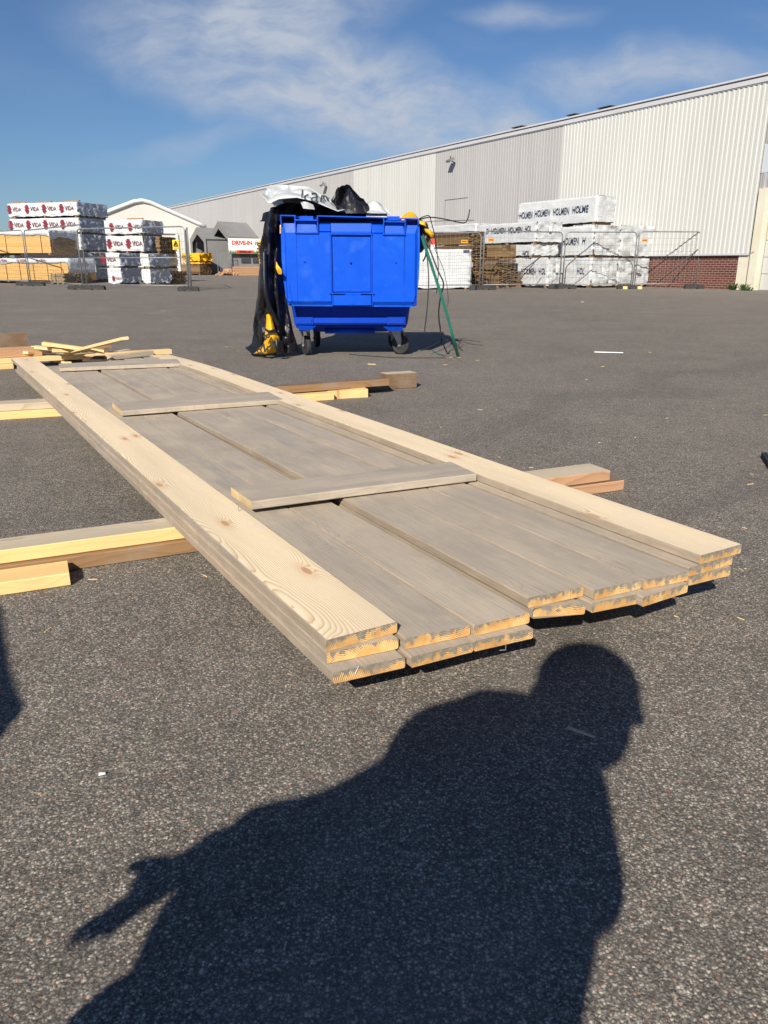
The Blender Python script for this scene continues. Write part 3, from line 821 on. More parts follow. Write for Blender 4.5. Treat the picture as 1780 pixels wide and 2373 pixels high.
# brown boards
G_B = 'stacks of brown treated boards by the warehouse'
c4 = ground(1088, 667.5); c4.z = 0
D1, D2, D3, D4 = lv(c4, 630, 598, 568, 535)
W4 = length_to(c4, UR, .6, 1128); L4 = length_to(c4, UL, 1., 985)
for k, (a, b, w_, t_, lb) in enumerate(((.10, D1, 1., .035, 'brown board bundle on the ground, bottom of the tall stack'), (D1+.06, D2, 1., .035, 'brown board bundle in the middle of the tall stack'),
                                (D2+.06, D3, 1., .028, 'brown board bundle third up in the tall stack'), (D3+.05, D4, .95, .028, 'dark brown board bundle on top of the tall stack'))):
    bundle('board_bundle', lb, 'board bundle', G_B, c4 + UL*(.1*(k % 2)), UL, UR, L4+ (0 if k < 2 else .4), W4*w_, a, b, t_, .12, seed=20+k, ragged=.12)
c5 = ground(1157, 668.0); c5.z = 0
E1, E2, E3 = lv(c5, 629, 598, 568)
W5 = length_to(c5, UR, .4, 1214); L5 = length_to(c5, UL, .4, 1120)
bundle('board_bundle', 'low brown board bundle on the ground, lowest right of the brown stacks', 'board bundle', G_B, c5, UL, UR, 2.0, W5, .10, E1, .036, .12, seed=31, ragged=.16)
bundle('board_bundle', 'brown board bundle second up in the right hand brown stack', 'board bundle', G_B, c5 + UL*.12, UL, UR, 2.0, W5-.3, E1+.05, E2, .036, .12, seed=32, ragged=.12)
bundle('board_bundle', 'smooth dark brown board bundle on top of the right hand brown stack', 'board bundle', G_B, c5 + UL*.15, UL, UR, 2.1, W5-.32, E2+.05, E3, .11, .2, seed=33, ragged=.02)
# white covered package in front, by the bin
c6 = ground(1090, 671.0); c6.z = 0
wrapped('timber_package', 'small white covered package on the ground directly right of the blue bin', 'timber package', None, ground(1089, 670.5), UL*.35 + UR*-.93, UR*.38+UL*.92, 2.6, 1.6, .05, 1.42, None, seed=12, amp=.06, labels=0)

# ------------------------------------------------------------------ left stacks
a_ = R(-72); VL = Vector((math.sin(a_), math.cos(a_), 0)); VE = Vector((-VL.y*-1, VL.x*-1, 0))
VE = Vector((math.sin(R(18)), math.cos(R(18)), 0))
G_V = 'white and silver timber packages printed VIDA stacked on the left'
def col(px, pyb, Lpx, Epx, zref):
    c = ground(px, pyb); c.z = 0
    return c, length_to(c, VL, zref, Lpx), length_to(c, VE, zref, Epx)
def zy(c, y): return z_at(y, c.y)
# A: tall back stack with two printed rows on top
cA, LA, WA = col(198, 653.5, 23, 251, 3.)
zA = [zy(cA, y) for y in (653, 622, 584, 542.5, 504, 467.5)]
g = .09
rowA = [('silver wrapped package at the bottom of the tall left stack', None), ('silver wrapped package second from the bottom of the tall left stack', None), ('silver wrapped package in the middle of the tall left stack', None),
        ('white package with four VIDA prints, second from top of the left stack', 4), ('white package with four VIDA prints on the very top of the left stack', 4)]
for k, (lb, nl) in enumerate(rowA):
    t_ = None
    zz0, zz1 = zA[k]+g, zA[k+1]
    if nl: t_ = [('VIDA', LA*f, zz0+(zz1-zz0)*.55, (zz1-zz0)*.44) for f in (.10, .35, .60, .86)]
    wrapped('timber_package', lb, 'timber package', G_V, cA, VL, VE, LA, WA, zz0, zz1, t_, endmat='wrapgrey', seed=40+k, amp=.05, labels=0)
for k, (x0_, x1_) in enumerate(((.7, 1.5), (3.0, 3.6))):
    pass
# B: second stack right behind
cB, LB, WB = col(340, 655, 243, 378, 2.6)
zB = [zy(cB, y) for y in (655, 624, 587, 546, 509)]
rowB = [('silver wrapped package, bottom of the stack behind the two front pairs', None), ('silver wrapped package, second level behind the front pairs', None), ('package with dark shaded VIDA print under the sagging cover', 2), ('white package with VIDA prints, top of the stack right of the tall one', 2)]
for k, (lb, nl) in enumerate(rowB):
    zz0, zz1 = zB[k]+g, zB[k+1]
    t_ = [('VIDA', LB*f, zz0+(zz1-zz0)*.5, (zz1-zz0)*.42) for f in ((.14, .66) if k == 2 else (.08, .58))] if nl else None
    wrapped('timber_package', lb, 'timber package', G_V, cB, VL, VE, LB, WB, zz0, zz1, t_, endmat='wrapgrey', seed=50+k, labels=0)
# C and D: low pairs in front
cC, LC, WC = col(283, 660.5, 249, 327, .6)
zC = [zy(cC, y) for y in (660, 621, 586)]
cD, LD, WD = col(350, 661.5, 331, 394, .6)
zD = [zy(cD, y) for y in (661, 623.5, 588.5)]
for k in range(2):
    s_ = zC[k]+.07; e_ = zC[k+1]
    wrapped('timber_package', ['silver wrapped package with small red print on the ground left front pair', 'silver wrapped package with round red emblem, upper of the left front pair'][k], 'timber package', G_V, cC, VL, VE, LC, WC, s_, e_,
            [('VIDA', .40-.28*(1-k), s_+(e_-s_)*(.5-.2*(1-k)), .26 if k else .16)], endmat='wrapgrey', seed=60+k, labels=0)
    s_ = zD[k]+.07; e_ = zD[k+1]
    wrapped('timber_package', ['crumpled silver package on the ground, rightmost of the front pairs', 'crumpled silver package, upper one of the rightmost front pair'][k], 'timber package', G_V, cD, VL, VE, LD, WD, s_, e_,
            None, endmat='wrapgrey', seed=66+k, labels=0)
# F: bare yellow timber with cover film, nearest
cF, LF, WF = col(163, 657.6, -120, 222, .6)
zF = [zy(cF, y) for y in (655, 612, 597, 597, 543)]
b0 = bundle('board_bundle', 'pale yellow board bundle on the ground behind the fence, far left', 'board bundle', 'pale yellow board bundles behind the left fence', cF, VL, VE, LF, WF, .16, 1.08, .04, .16, ('bundleyellow', 'bundleyellow'), .02, 70)
straps_on(b0, VL, VE, LF, WF, .16, 1.08, 9)
cF2 = cF + VL*.95 + VE*.1
b1 = bundle('board_bundle', 'pale yellow board bundle on the upper level with weathered brown end, far left', 'board bundle', 'pale yellow board bundles behind the left fence', cF2, VL, VE, LF, WF, 1.42, 2.36, .04, .16, ('bundleyellow', 'bundleend'), .02, 71)
straps_on(b1, VL, VE, LF, WF, 1.42, 2.36, 7)
def cover(name, label, c, L, Wd, z, drop_s, drop_e, seed, mats=('wrap', 'wrapgrey'), parent_txt=True):
    bm = bmesh.new(); off = seed*3.7
    nx, ny = int(L/.12), 12
    prof = [(0, -drop_s), (0, -drop_s*.5), (0, 0)] + [(Wd*k/ny, 0) for k in range(1, ny+1)] + [(Wd, -.2)]
    g_ = []
    xs = [(-.0, -drop_e), (-.0, -drop_e*.66), (-.0, -drop_e*.33)] + [(L*k/nx, 0) for k in range(nx+1)]
    for (x_, ze) in xs:
        row = []
        for (y_, zs) in prof:
            zz_ = min(ze, zs) if (ze < 0 and zs < 0) else ze+zs
            hem = fbm((x_*1.1+off, y_*1.3, 0), 3)*.10 if (ze <= -drop_e or zs <= -drop_s) else 0
            puff = abs(fbm((x_*2+off, y_*2.5+zz_*3, zz_*2), 3))*.07
            p = Vector((x_ - (puff+.02 if x_ < .02 else 0), y_ - (puff*.6+.02 if y_ < .02 else 0), z + zz_ + hem + (puff*.5 if zz_ == 0 else 0)))
            row.append(bm.verts.new(VL*p.x + VE*p.y + Vector((0, 0, p.z))))
        g_.append(row)
    for i in range(len(g_)-1):
        for j in range(len(prof)-1):
            f = bm.faces.new((g_[i][j], g_[i+1][j], g_[i+1][j+1], g_[i][j+1])); f.smooth = True
            f.material_index = 1 if (i < 3) else 0
    fix(bm)
    o = link(name, bm, [MA[mats[0]], MA[mats[1]]], loc=c)
    sm = o.modifiers.new('s', 'SOLIDIFY'); sm.thickness = .01
    return tag(o, label, 'cover film', 'cover films over the pale board bundles')
cv = cover('cover_film', 'white printed film over the lower yellow boards with silver end flap', cF - Vector((0, 0, 0)), LF, WF, 1.16, .22, .72, 3)
cover('cover_film', 'white film over the upper yellow boards, silver flap hanging at its end', cF2, LF, WF, 2.44, .22, .36, 5)
bm = bmesh.new()
for k in range(5):
    xd = -VL; Mt = Matrix((xd, Vector((0, 0, 1)), xd.cross(Vector((0, 0, 1))))).transposed().to_4x4()
    Mt.translation = VL*(1.4+k*1.15) + VE*-.09 + Vector((0, 0, 1.07))
    for (q, hw) in ((-.5, .3), (-.2, .5), (.1, .5), (.4, .3)):
        box(bm, -.3-hw*.13, -.3+hw*.13, q*.13-.012, q*.13+.012, -.001, .002, M=Mt)
    join(bm, text_bm('VIDA', .16, .003), Mt)
link('lettering', bm, MA['red'], cv)
# planks beneath the lower bundle (brown end) and brown stack E
bundle('board_bundle', 'low weathered brown bundle on the ground under the silver flap', 'board bundle', None, ground(152, 658.8), VL, VE, .9, WF, .09, .50, .045, .14, ('bundleend', 'bundleend'), .12, 75)
cE, LE, WE = col(379, 654.5, 376, 412, 1.5)
G_E = 'brown board bundles at the right end of the left stacks'
zE = [zy(cE, y) for y in (655, 621, 586, 549)]
for k in range(3):
    bundle('board_bundle', ['brown board bundle on the ground behind the fence sign', 'brown board bundle second up behind the fence sign', 'brown board bundle with white tags, top one behind the fence sign'][k], 'board bundle', G_E, cE, VL, VE, .3, WE, zE[k]+.09, zE[k+1], .05, .13, ('bundlebrown', 'bundlebrown'), .08, 80+k)
bundle('board_bundle', 'low brown bundle on the asphalt at the fence end, under the sign', 'board bundle', G_E, ground(398, 659.5), VL, VE, .4, 1.35, .08, .58, .05, .13, ('bundlebrown', 'bundlebrown'), .08, 86)
# loose battens on top of the left stacks
for c_, u, w_, z_, lb in ((cA, 3.4, .5, zA[5]+.03, 'brown batten lying on the top left package, leftmost'), (cA, 1.75, .5, zA[5]+.03, 'brown batten lying on the top left package, middle one'), (cA, .0, .5, zA[5]+.04, 'brown batten lying on the top left package over its silver end'), (cB, .0, .3, zB[4]+.04, 'brown batten on top of the package right of the tall stack')):
    bm = bmesh.new(); box(bm, 0, .9, .0, .12, 0, .05); 
    M3 = Matrix((VL, VE, Vector((0, 0, 1)))).transposed().to_4x4()
    for v in bm.verts: v.co = M3 @ v.co
    fix(bm)
    tag(link('batten', bm, MA['brown'], loc=c_ + VL*u + VE*w_*.4 + Vector((0, 0, z_))), lb, 'batten', 'battens on top of the left packages')

# ================================================================== TENTS
cT = ground(478, 641.5); TG = Vector((-UR.y, UR.x, 0))
# white hall tent: its gable faces the yard, its length runs parallel with the warehouse
Yt = 77.
pe = onY(477, 527, Yt); he = pe.z; te = Vector((pe.x, Yt, 0)); TGd = -UR
d1_ = length_to(te, TGd, 5., 331); ha = z_at(461.5, (te + TGd*d1_).y)
tw = empty('white_tent', te, 0, 'large cream white marquee hall with a pitched gable behind the left stacks', 'marquee')
bm = bmesh.new(); n_ = 16; fr = []
for k in range(n_+1):
    t_ = k/n_; zt = he + (ha-he)*(1-abs(2*t_-1))
    if k == n_//2: zt -= .15
    fr.append((TGd*(2*d1_*t_), zt))
Zv = lambda z: Vector((0, 0, z))
f0 = [bm.verts.new(p + Zv(z)) for p, z in fr]; f1 = [bm.verts.new(p + UL*24 + Zv(z)) for p, z in fr]
g0 = [bm.verts.new(p) for p, z in fr]; g1 = [bm.verts.new(p + UL*24) for p, z in fr]
for k in range(n_):
    bm.faces.new((f0[k], f0[k+1], g0[k+1], g0[k])); bm.faces.new((f0[k], f1[k], f1[k+1], f0[k+1])); bm.faces.new((f1[k], f1[k+1], g1[k+1], g1[k]))
bm.faces.new((g0[0], f0[0], f1[0], g1[0])); bm.faces.new((g0[-1], g1[-1], f1[-1], f0[-1]))
fix(bm); link('canopy', bm, MA['tent'], tw)
bm = bmesh.new(); tube(bm, [p - UL*.08 + Zv(z+.05) for p, z in fr], .17, 8); link('edge_roll', bm, MA['white'], tw)
bm = bmesh.new()
dA0, dA1 = length_to(te, TGd, 2., 412), length_to(te, TGd, 2., 372); zt_ = z_at(541, te.y-2)
MW = Matrix((-TGd, UL, Vector((0, 0, 1)))).transposed().to_4x4()
box(bm, -dA1, -dA0, -.16, -.04, zt_, zt_+.15, M=MW); box(bm, -dA0-.1, -dA0+.1, -.16, -.04, 0, zt_-.003, M=MW); box(bm, -dA1-.1, -dA1+.1, -.16, -.04, 0, zt_-.003, M=MW); link('door_frame', bm, MA['white'], tw)

# grey storage tents, gable faces parallel with the warehouse
def grey_tent(px_r, py_r, width, hw, ha_, length, label, windows):
    c = ground(px_r, py_r); c.z = 0                 # foot of the gable's near right corner
    e = empty('storage_tent', c, 0, label, 'storage tent', 'grey storage tents beside the warehouse')
    def P(a, b, z): return UL*a + UR*b + Vector((0, 0, z))
    bm = bmesh.new()
    wj = lambda a, b: .05*math.sin(a*5)+.04*math.sin(b*2.3)
    # side wall facing camera (a=0), roof two slopes, far wall
    nb = 12
    def strip(fn0, fn1, n2=6):
        G = [[bm.verts.new(fn0(i/nb).lerp(fn1(i/nb), j/n2)) for j in range(n2+1)] for i in range(nb+1)]
        for i in range(nb):
            for j in range(n2): bm.faces.new((G[i][j], G[i+1][j], G[i+1][j+1], G[i][j+1]))
    strip(lambda t: P(0, length*t, 0), lambda t: P(0, length*t, hw + .05*math.cos(t*6.28*3)))
    strip(lambda t: P(-.12, length*t, hw-.1), lambda t: P(width/2, length*t, ha_ - .06*math.sin(t*math.pi*3)**2))
    strip(lambda t: P(width/2, length*t, ha_ - .06*math.sin(t*math.pi*3)**2), lambda t: P(width+.12, length*t, hw-.1))
    strip(lambda t: P(width, length*t, hw), lambda t: P(width, length*t, 0))
    v4 = [bm.verts.new(P(a, length, z)) for a, z in ((0, 0), (0, hw), (width/2, ha_), (width, hw), (width, 0))]; bm.faces.new(v4)
    fix(bm); o = link('canopy', bm, MA['greytent'], e)
    sm = o.modifiers.new('s', 'SOLIDIFY'); sm.thickness = .03
    # gable edge: wide flap with arched opening
    bm = bmesh.new()
    outer = [P(a, -.03, z) for a, z in ((-.12, 0), (-.12, hw), (width/2, ha_+.03), (width+.12, hw), (width+.12, 0))]
    inner = [P(a, -.03, z) for a, z in ((.30, 0), (.42, hw-.35), (width/2, ha_-.60), (width-.42, hw-.35), (width-.30, 0))]
    A = [bm.verts.new(p) for p in outer]; B = [bm.verts.new(p) for p in inner]
    for k in range(4): bm.faces.new((A[k], A[k+1], B[k+1], B[k]))
    o = link('gable_flap', bm, MA['greytent'], e); sm = o.modifiers.new('s', 'SOLIDIFY'); sm.thickness = .04
    bm = bmesh.new()
    for b in (.3, length*.33, length*.66):
        tube(bm, [P(.1, b, 0), P(.1, b, hw-.1), P(width/2, b, ha_-.15), P(width-.1, b, hw-.1), P(width-.1, b, 0)], .04, 6)
        tube(bm, [P(.15, b, hw*.55), P(width*.28, b, hw*1.08)], .03, 6); tube(bm, [P(width-.15, b, hw*.55), P(width*.72, b, hw*1.08)], .03, 6)
    link('frame', bm, MA['fence'], e)
    for (b0, b1, z0, z1) in windows:
        bm = bmesh.new(); vs_ = [P(-.04, b, z) for b, z in ((b0, z0), (b1, z0), (b1, z1), (b0, z1))]; hexa(bm, vs_, [p + UL*-.03 for p in vs_])
        fix(bm); link('window', bm, MA['darkmetal'], e)
    return c, e
cB1, tB = grey_tent(537.5, 637.5, 5.4, 3.15, 4.45, 12.5, 'grey storage tent with dark side windows behind the banner, nearer the bin', [(.9+k*1.05, 1.75+k*1.05, 1.0, 2.15) for k in range(9)])
cA1, tA = grey_tent(481.5, 636.6, 4.3, z_at(551, ground(481.5, 636.6).y), z_at(526, ground(481.5, 636.6).y+1.8), 8., 'grey storage tent with open front left of the banner tent', [])
# banner
bn = empty('banner', cB1 + UL*-.35 + UR*-.9, 0, 'white DRIVE-IN banner with red letters and grass strip on the grey tent', 'banner')
p0 = onY(529, 588, cB1.y-.7); p1 = onY(529, 551.5, cB1.y-.7); zb0, zb1 = p0.z, p1.z
s0 = cB1 + UL*-.35
# find stretch along UR that spans 529..610 px
def along(px, z):
    lo, hi = -6., 12.
    for _ in range(40):
        m_ = (lo+hi)/2
        if proj(s0 + UR*m_ + Vector((0, 0, z)))[0] < px: lo = m_
        else: hi = m_
    return lo
ba, bb = along(529, 2.6), along(604, 2.6)
bn.location = s0 + UR*ba
BW = bb-ba; BH = zb1-zb0
MB = Matrix((UR, Vector((0, 0, 1)), UR.cross(Vector((0, 0, 1))))).transposed().to_4x4()
bm = bmesh.new(); box(bm, 0, BW, zb0, zb1, -.02, 0, M=MB); fix(bm); link('panel', bm, MA['whitesign'], bn)
bm = bmesh.new(); join(bm, text_bm('DRIVE-IN', BH*.36, .02, 0, 1.0), MB @ Matrix.Translation((BW*.42, zb0+BH*.70, .012)))
link('lettering', bm, MA['signred'], bn)
bm = bmesh.new()
for k in range(2):
    x_ = BW*(.865+.055*k); 
    for s_ in (1, -1):
        box(bm, 0, BH*.14, -.035, .035, .010, .014, M=MB @ Matrix.Translation((x_, zb0+BH*.70 + s_*0, 0)) @ Matrix.Rotation(R(135*s_), 4, 'Z'))
link('chevrons', bm, MA['blackink'], bn)
bm = bmesh.new(); rnd = random.Random(4)
for k in range(90):
    x_ = BW*k/90; h_ = BH*rnd.uniform(.16, .42)*(1.1 - .4*math.sin(math.pi*k/90)); w_ = BW/60
    vs_ = [bm.verts.new(MB @ Vector(q)) for q in ((x_, zb0, .006), (x_+w_, zb0, .006), (x_+w_*rnd.uniform(0, 1.6), zb0+h_, .006))]; bm.faces.new(vs_)
box(bm, 0, BW, zb0, zb0+BH*.12, .003, .005, M=MB)
link('grass_print', bm, MA['signgreen'], bn)
bm = bmesh.new(); box(bm, BW*.24, BW*.76, zb0+BH*.035, zb0+BH*.235, .0075, .009, M=MB); link('name_plate', bm, MA['signred'], bn)
bm = bmesh.new(); join(bm, text_bm('SPIREC.SE', BH*.19, .012, 0, 1.05), MB @ Matrix.Translation((BW*.5, zb0+BH*.135, .013))); link('address_lettering', bm, MA['blackink'], bn)
bm = bmesh.new()
for x_ in (.15, BW-.15): tube(bm, [MB @ Vector((x_, 0, -.06)), MB @ Vector((x_, zb1, -.06))], .035, 6)
link('post', bm, MA['galv'], bn)
# yellow wrapped packages under tent A
cY = ground(465, 637.5); cY.z = 0
G_Y = 'yellow wrapped timber packages in front of the grey tent'
zy1 = [z_at(y, cY.y) for y in (633, 612, 605, 586)]
YL, YE = Vector((-.97, -.05, 0)).normalized(), Vector((.05, .97, 0)).normalized()
YE = Vector((math.sin(R(28)), math.cos(R(28)), 0)); YL = Vector((-YE.y, YE.x, 0))
for k in range(2):
    LY = length_to(cY, YL, 1., 424+k*-1)
    e = wrapped('timber_package', ['crumpled yellow wrapped package at the bottom, in front of the grey tent', 'yellow wrapped package on top, in front of the grey tent'][k], 'timber package', G_Y, cY, YL, YE, LY, 1.6,
            .9 if k == 0 else zy1[2], zy1[2]-.1 if k == 0 else zy1[3], None, endmat='yellowfilm', sidemat='yellowfilm', seed=90+k, amp=.16, labels=0)
bm = bmesh.new(); xd = -YL; Mt = Matrix((xd, Vector((0, 0, 1)), xd.cross(Vector((0, 0, 1))))).transposed().to_4x4(); Mt.translation = YL*1.2 + YE*-.22 + Vector((0, 0, (zy1[2]+zy1[3])/2))
join(bm, text_bm('SPIREC', .34, .01, 0, 1.1), Mt); link('lettering', bm, MA['blackink'], e)
bundle('board_bundle', 'brown board bundle under the yellow packages by the grey tent', 'board bundle', None, cY, YL, YE, 2.2, 1.5, .1, .85, .06, .14, ('bundlebrown', 'bundlebrown'), .05, 99)
# crates, firewood and cage trolley in front of the banner tent
def slat_box(name, label, cat, px, py, L, Wd, H, mat_, rz=.55):
    e = empty(name, ground(px, py), rz, label, cat)
    bm = bmesh.new()
    k = 0
    n = max(2, int(H/.16))
    for i in range(n):
        z0 = H*i/n; z1 = H*(i+1)/n-.02
        box(bm, 0, L, 0, .03, z0, z1); box(bm, 0, L, Wd-.03, Wd, z0, z1); box(bm, 0, .03, .032, Wd-.032, z0, z1); box(bm, L-.03, L, .032, Wd-.032, z0, z1)
    link('slats', bm, mat_, e)
    bm = bmesh.new()
    for x_ in (.035, L-.1):
        for y_ in (.035, Wd-.1): box(bm, x_, x_+.065, y_, y_+.065, 0, H-.01)
    link('corner_post', bm, mat_, e); bm = bmesh.new(); box(bm, .04, L-.04, .04, Wd-.04, .08, H*.8); link('contents', bm, MA['brown'], e)
    return e
slat_box('slatted_crate', 'brown slatted wooden crate beneath the banner beside the firewood', 'crate', 548, 638.2, 2.4, .8, .72, MA['reddish'])
slat_box('slatted_crate', 'small brown wooden crate against the front of the grey tent', 'crate', 484, 633.6, .9, .8, 2.0, MA['darkbrown'])
fw = bmesh.new(); rnd = random.Random(3)
for k in range(60):
    a = rnd.uniform(0, 6.28); L = rnd.uniform(.25, .6); c = Vector((rnd.gauss(0, .42), rnd.gauss(0, .3), 0)); c.z = max(.06, .62 - c.length*.75)*rnd.random()+.04
    box(fw, -L/2, L/2, -.05, .05, -.04, .04, M=Matrix.Translation(c) @ Matrix.Rotation(a, 4, 'Z') @ Matrix.Rotation(rnd.uniform(-.5, .5), 4, 'Y'))
tag(link('firewood_heap', fw, MA['reddish'], loc=ground(528, 638)), 'low heap of split firewood in front of the grey tent', 'firewood', kind='stuff')
e = empty('wire_cage', ground(513, 638), .55, 'grey wire cage trolley standing before the grey tent opening', 'cage trolley')
bm = bmesh.new()
for (x, y) in ((0, 0), (1.0, 0), (0, .7), (1.0, .7)): tube(bm, [(x, y, 0), (x, y, 2.0)], .022, 5)
for z in (.15, 1.0, 1.95): tube(bm, [(0, 0, z), (1, 0, z), (1, .7, z), (0, .7, z)], .015, 5, closed=True)
link('frame', bm, MA['galv'], e)
bm = bmesh.new()
for k in range(1, 8): tube(bm, [(k/8, 0, .15), (k/8, 0, 1.95)], .006, 4)
link('wire_side', bm, MA['galv'], e)

# ================================================================== FENCES
def fence_panel(pxl, yl, pxr, yr, H, label, group, mid=None, tagl=None, rise=.17, brace=None):
    a = ground(pxl, yl); b = ground(pxr, yr); a.z = b.z = 0
    d = b-a; Lf = d.length; d.normalize()
    e = empty('fence_panel', a, math.atan2(d.y, d.x), label, 'fence panel', group)
    r = .16; pts = [(0, 0, .02)]
    pts += [(0, 0, H-r)] + [(r-r*math.cos(t), 0, H-r+r*math.sin(t)) for t in (R(30), R(60), R(90))]
    pts += [(Lf-r+r*math.sin(t), 0, H-r+r*math.cos(t)) for t in (0, R(30), R(60), R(90))] + [(Lf, 0, .02)]
    bm = bmesh.new(); tube(bm, pts, .024, 8); link('frame', bm, MA['fence'], e)
    bm = bmesh.new(); tube(bm, [(0.02, 0, rise), (Lf-.02, 0, rise)], .020, 6); link('bottom_rail', bm, MA['fence'], e)
    if mid:
        bm = bmesh.new(); tube(bm, [(0.02, 0, mid), (Lf-.02, 0, mid)], .018, 6); link('middle_rail', bm, MA['fence'], e)
    bm = bmesh.new()
    n = int(Lf/.16)
    for k in range(1, n): tube(bm, [(Lf*k/n, 0, rise), (Lf*k/n, 0, H)], .0028, 3, caps=False)
    for k in range(1, 8): tube(bm, [(0, .004, rise+(H-rise)*k/8), (Lf, .004, rise+(H-rise)*k/8)], .0035, 3, caps=False)
    link('wire_mesh', bm, MA['wire'], e)
    if brace:
        bm = bmesh.new(); tube(bm, [(Lf*brace[0], -.02, brace[1]), (Lf*brace[2], .5, .05)], .02, 6); link('brace', bm, MA['darkmetal'], e)  # dark metal colour stands in for the brace's shaded side
    if tagl:
        for u in tagl:
            bm = bmesh.new(); box(bm, u, u+.24, -.035, -.027, H*.82, H*.875); t_ = link('tag_plate', bm, MA['orange'], e)
            bm = bmesh.new(); box(bm, u+.03, u+.21, -.037, -.0352, H*.842, H*.856); link('print', bm, MA['blackink'], t_)
    return e, a, d, Lf
def block(px, py, rz, label, group, s=1.):
    b = bmesh.new(); L, Wd, H = .72*s, .24*s, .15*s
    prof = [(-L/2, 0), (-L/2, H*.7), (-L/2+.05, H), (L/2-.05, H), (L/2, H*.7), (L/2, 0), (L*.18, 0), (L*.15, H*.25), (-L*.15, H*.25), (-L*.18, 0)]
    f0 = [b.verts.new((x, -Wd/2, z)) for x, z in prof]; f1 = [b.verts.new((x, Wd/2, z)) for x, z in prof]
    b.faces.new(f0); b.faces.new(f1[::-1])
    for k in range(len(prof)): b.faces.new((f0[k], f1[k], f1[(k+1) % len(prof)], f0[(k+1) % len(prof)]))
    for x in (-.12*s, .0, .12*s): lathe(b, [(.03, H), (.03, H+.02), (.02, H+.02)], (x, 0, 0), 'z', 8)
    fix(b)
    tag(link('ballast_block', b, MA['foot'], loc=ground(px, py), rot=(0, 0, rz)), label, 'fence foot', group)
GL, GR = 'site fence panels in front of the left stacks', 'site fence panels in front of the warehouse packages'
fence_panel(-60, 656.5, 68, 660.5, 2.33, 'leftmost grey mesh fence panel, cut by the frame edge', GL)
fence_panel(72, 660.8, 203, 669.5, 2.3, 'grey mesh fence panel second from left, before the yellow boards', GL)
fence_panel(193, 669.5, 438, 673.5, 2.15, 'wide grey mesh fence panel carrying the yellow sign', GL, mid=1.12)
fence_panel(444, 674, 437, 664, 2.1, 'short side view fence panel at the end near the tents', GL)
fence_panel(940, 672.5, 1111, 671.2, 1.98, 'fence panel with orange tag just right of the blue bin', GR, tagl=[2.05])
fence_panel(1118, 671, 1296, 668.8, 2.05, 'fence panel in front of brown boards, orange tag at its left', GR, tagl=[.15], brace=(.72, 1.15, .3))
fence_panel(1303, 668.6, 1465, 668.4, 2.06, 'fence panel with middle rail before the tall white stack', GR, mid=1.05)
fence_panel(1470, 668.4, 1611, 668.0, 2.08, 'rightmost fence panel in front of the bare brick base', GR, tagl=[.1], brace=(.97, 1.45, .39))
gf = 'black fence feet blocks'
for px, py, rz, lb in ((58, 661.5, .1, 'black fence foot under the second left post, far left'), (84, 662.3, .1, 'black fence foot just right of the far left post'),
        (182, 671, 0, 'black fence foot left of the leaning second post'), (221, 671.3, 0, 'black fence foot right of the leaning second post'),
        (437, 674.5, .1, 'black fence foot under the end post near the tents'),
        (1100, 671.8, 1.2, 'black fence foot under the first post right of the bin'), (1126, 671.8, .1, 'black fence foot beside the first post right of the bin'),
        (1287, 669.2, .9, 'black fence foot before the white packages, left of the post'), (1312, 669.3, .1, 'black fence foot before the white packages, right of the post'),
        (1452, 669.5, .0, 'black fence foot below the third post right of the bin'), (1608, 669.0, .0, 'black fence foot before the brick base, rightmost')):
    block(px, py, rz, lb, gf)
# planks lying at foot of rightmost fence (wooden skids)
for px, lb in ((1444, 'short pale timber end by the fence foot, left one'), (1478, 'short pale timber end by the fence foot, right one')):
    bm = bmesh.new(); box(bm, 0, .16, 0, .7, 0, .10); tag(link('timber_end', bm, MA['yellow'], loc=ground(px, 669.8)), lb, 'timber offcut', 'pale timber ends by the right fence')
# yellow warning sign
ps = ground(418, 672.8); sg = empty('warning_sign', (ps.x, ps.y-.12, 0), .02, 'yellow warning sign with black triangle hung on the left fence', 'sign')
zs0, zs1 = z_at(578.5, ps.y-.1), z_at(556, ps.y-.1); hwid = (onY(425.5, 560, ps.y).x - onY(410.5, 560, ps.y).x)/2
bm = bmesh.new(); box(bm, -hwid, hwid, -.01, .0, zs0, zs1); link('plate', bm, MA['yellowsign'], sg)
bm = bmesh.new(); hs = zs1-zs0
for a, b in (((-.30, .38), (.30, .38)), ((.30, .38), (0, .90)), ((0, .90), (-.30, .38))): tube(bm, [(a[0]*hs*.85, -.014, zs0+a[1]*hs), (b[0]*hs*.85, -.014, zs0+b[1]*hs)], .016, 5)
tube(bm, [(-.12*hs, -.014, zs0+.46*hs), (.0, -.014, zs0+.62*hs), (.10*hs, -.014, zs0+.47*hs)], .018, 5); tube(bm, [(.0, -.014, zs0+.62*hs), (.06*hs, -.014, zs0+.72*hs)], .02, 5)
for k, w_ in enumerate((.28, .22, .26)): box(bm, -w_*hs, w_*hs, -.014, -.011, zs0+(.26-.08*k)*hs, zs0+(.285-.08*k)*hs)
link('symbol', bm, MA['blackink'], sg)

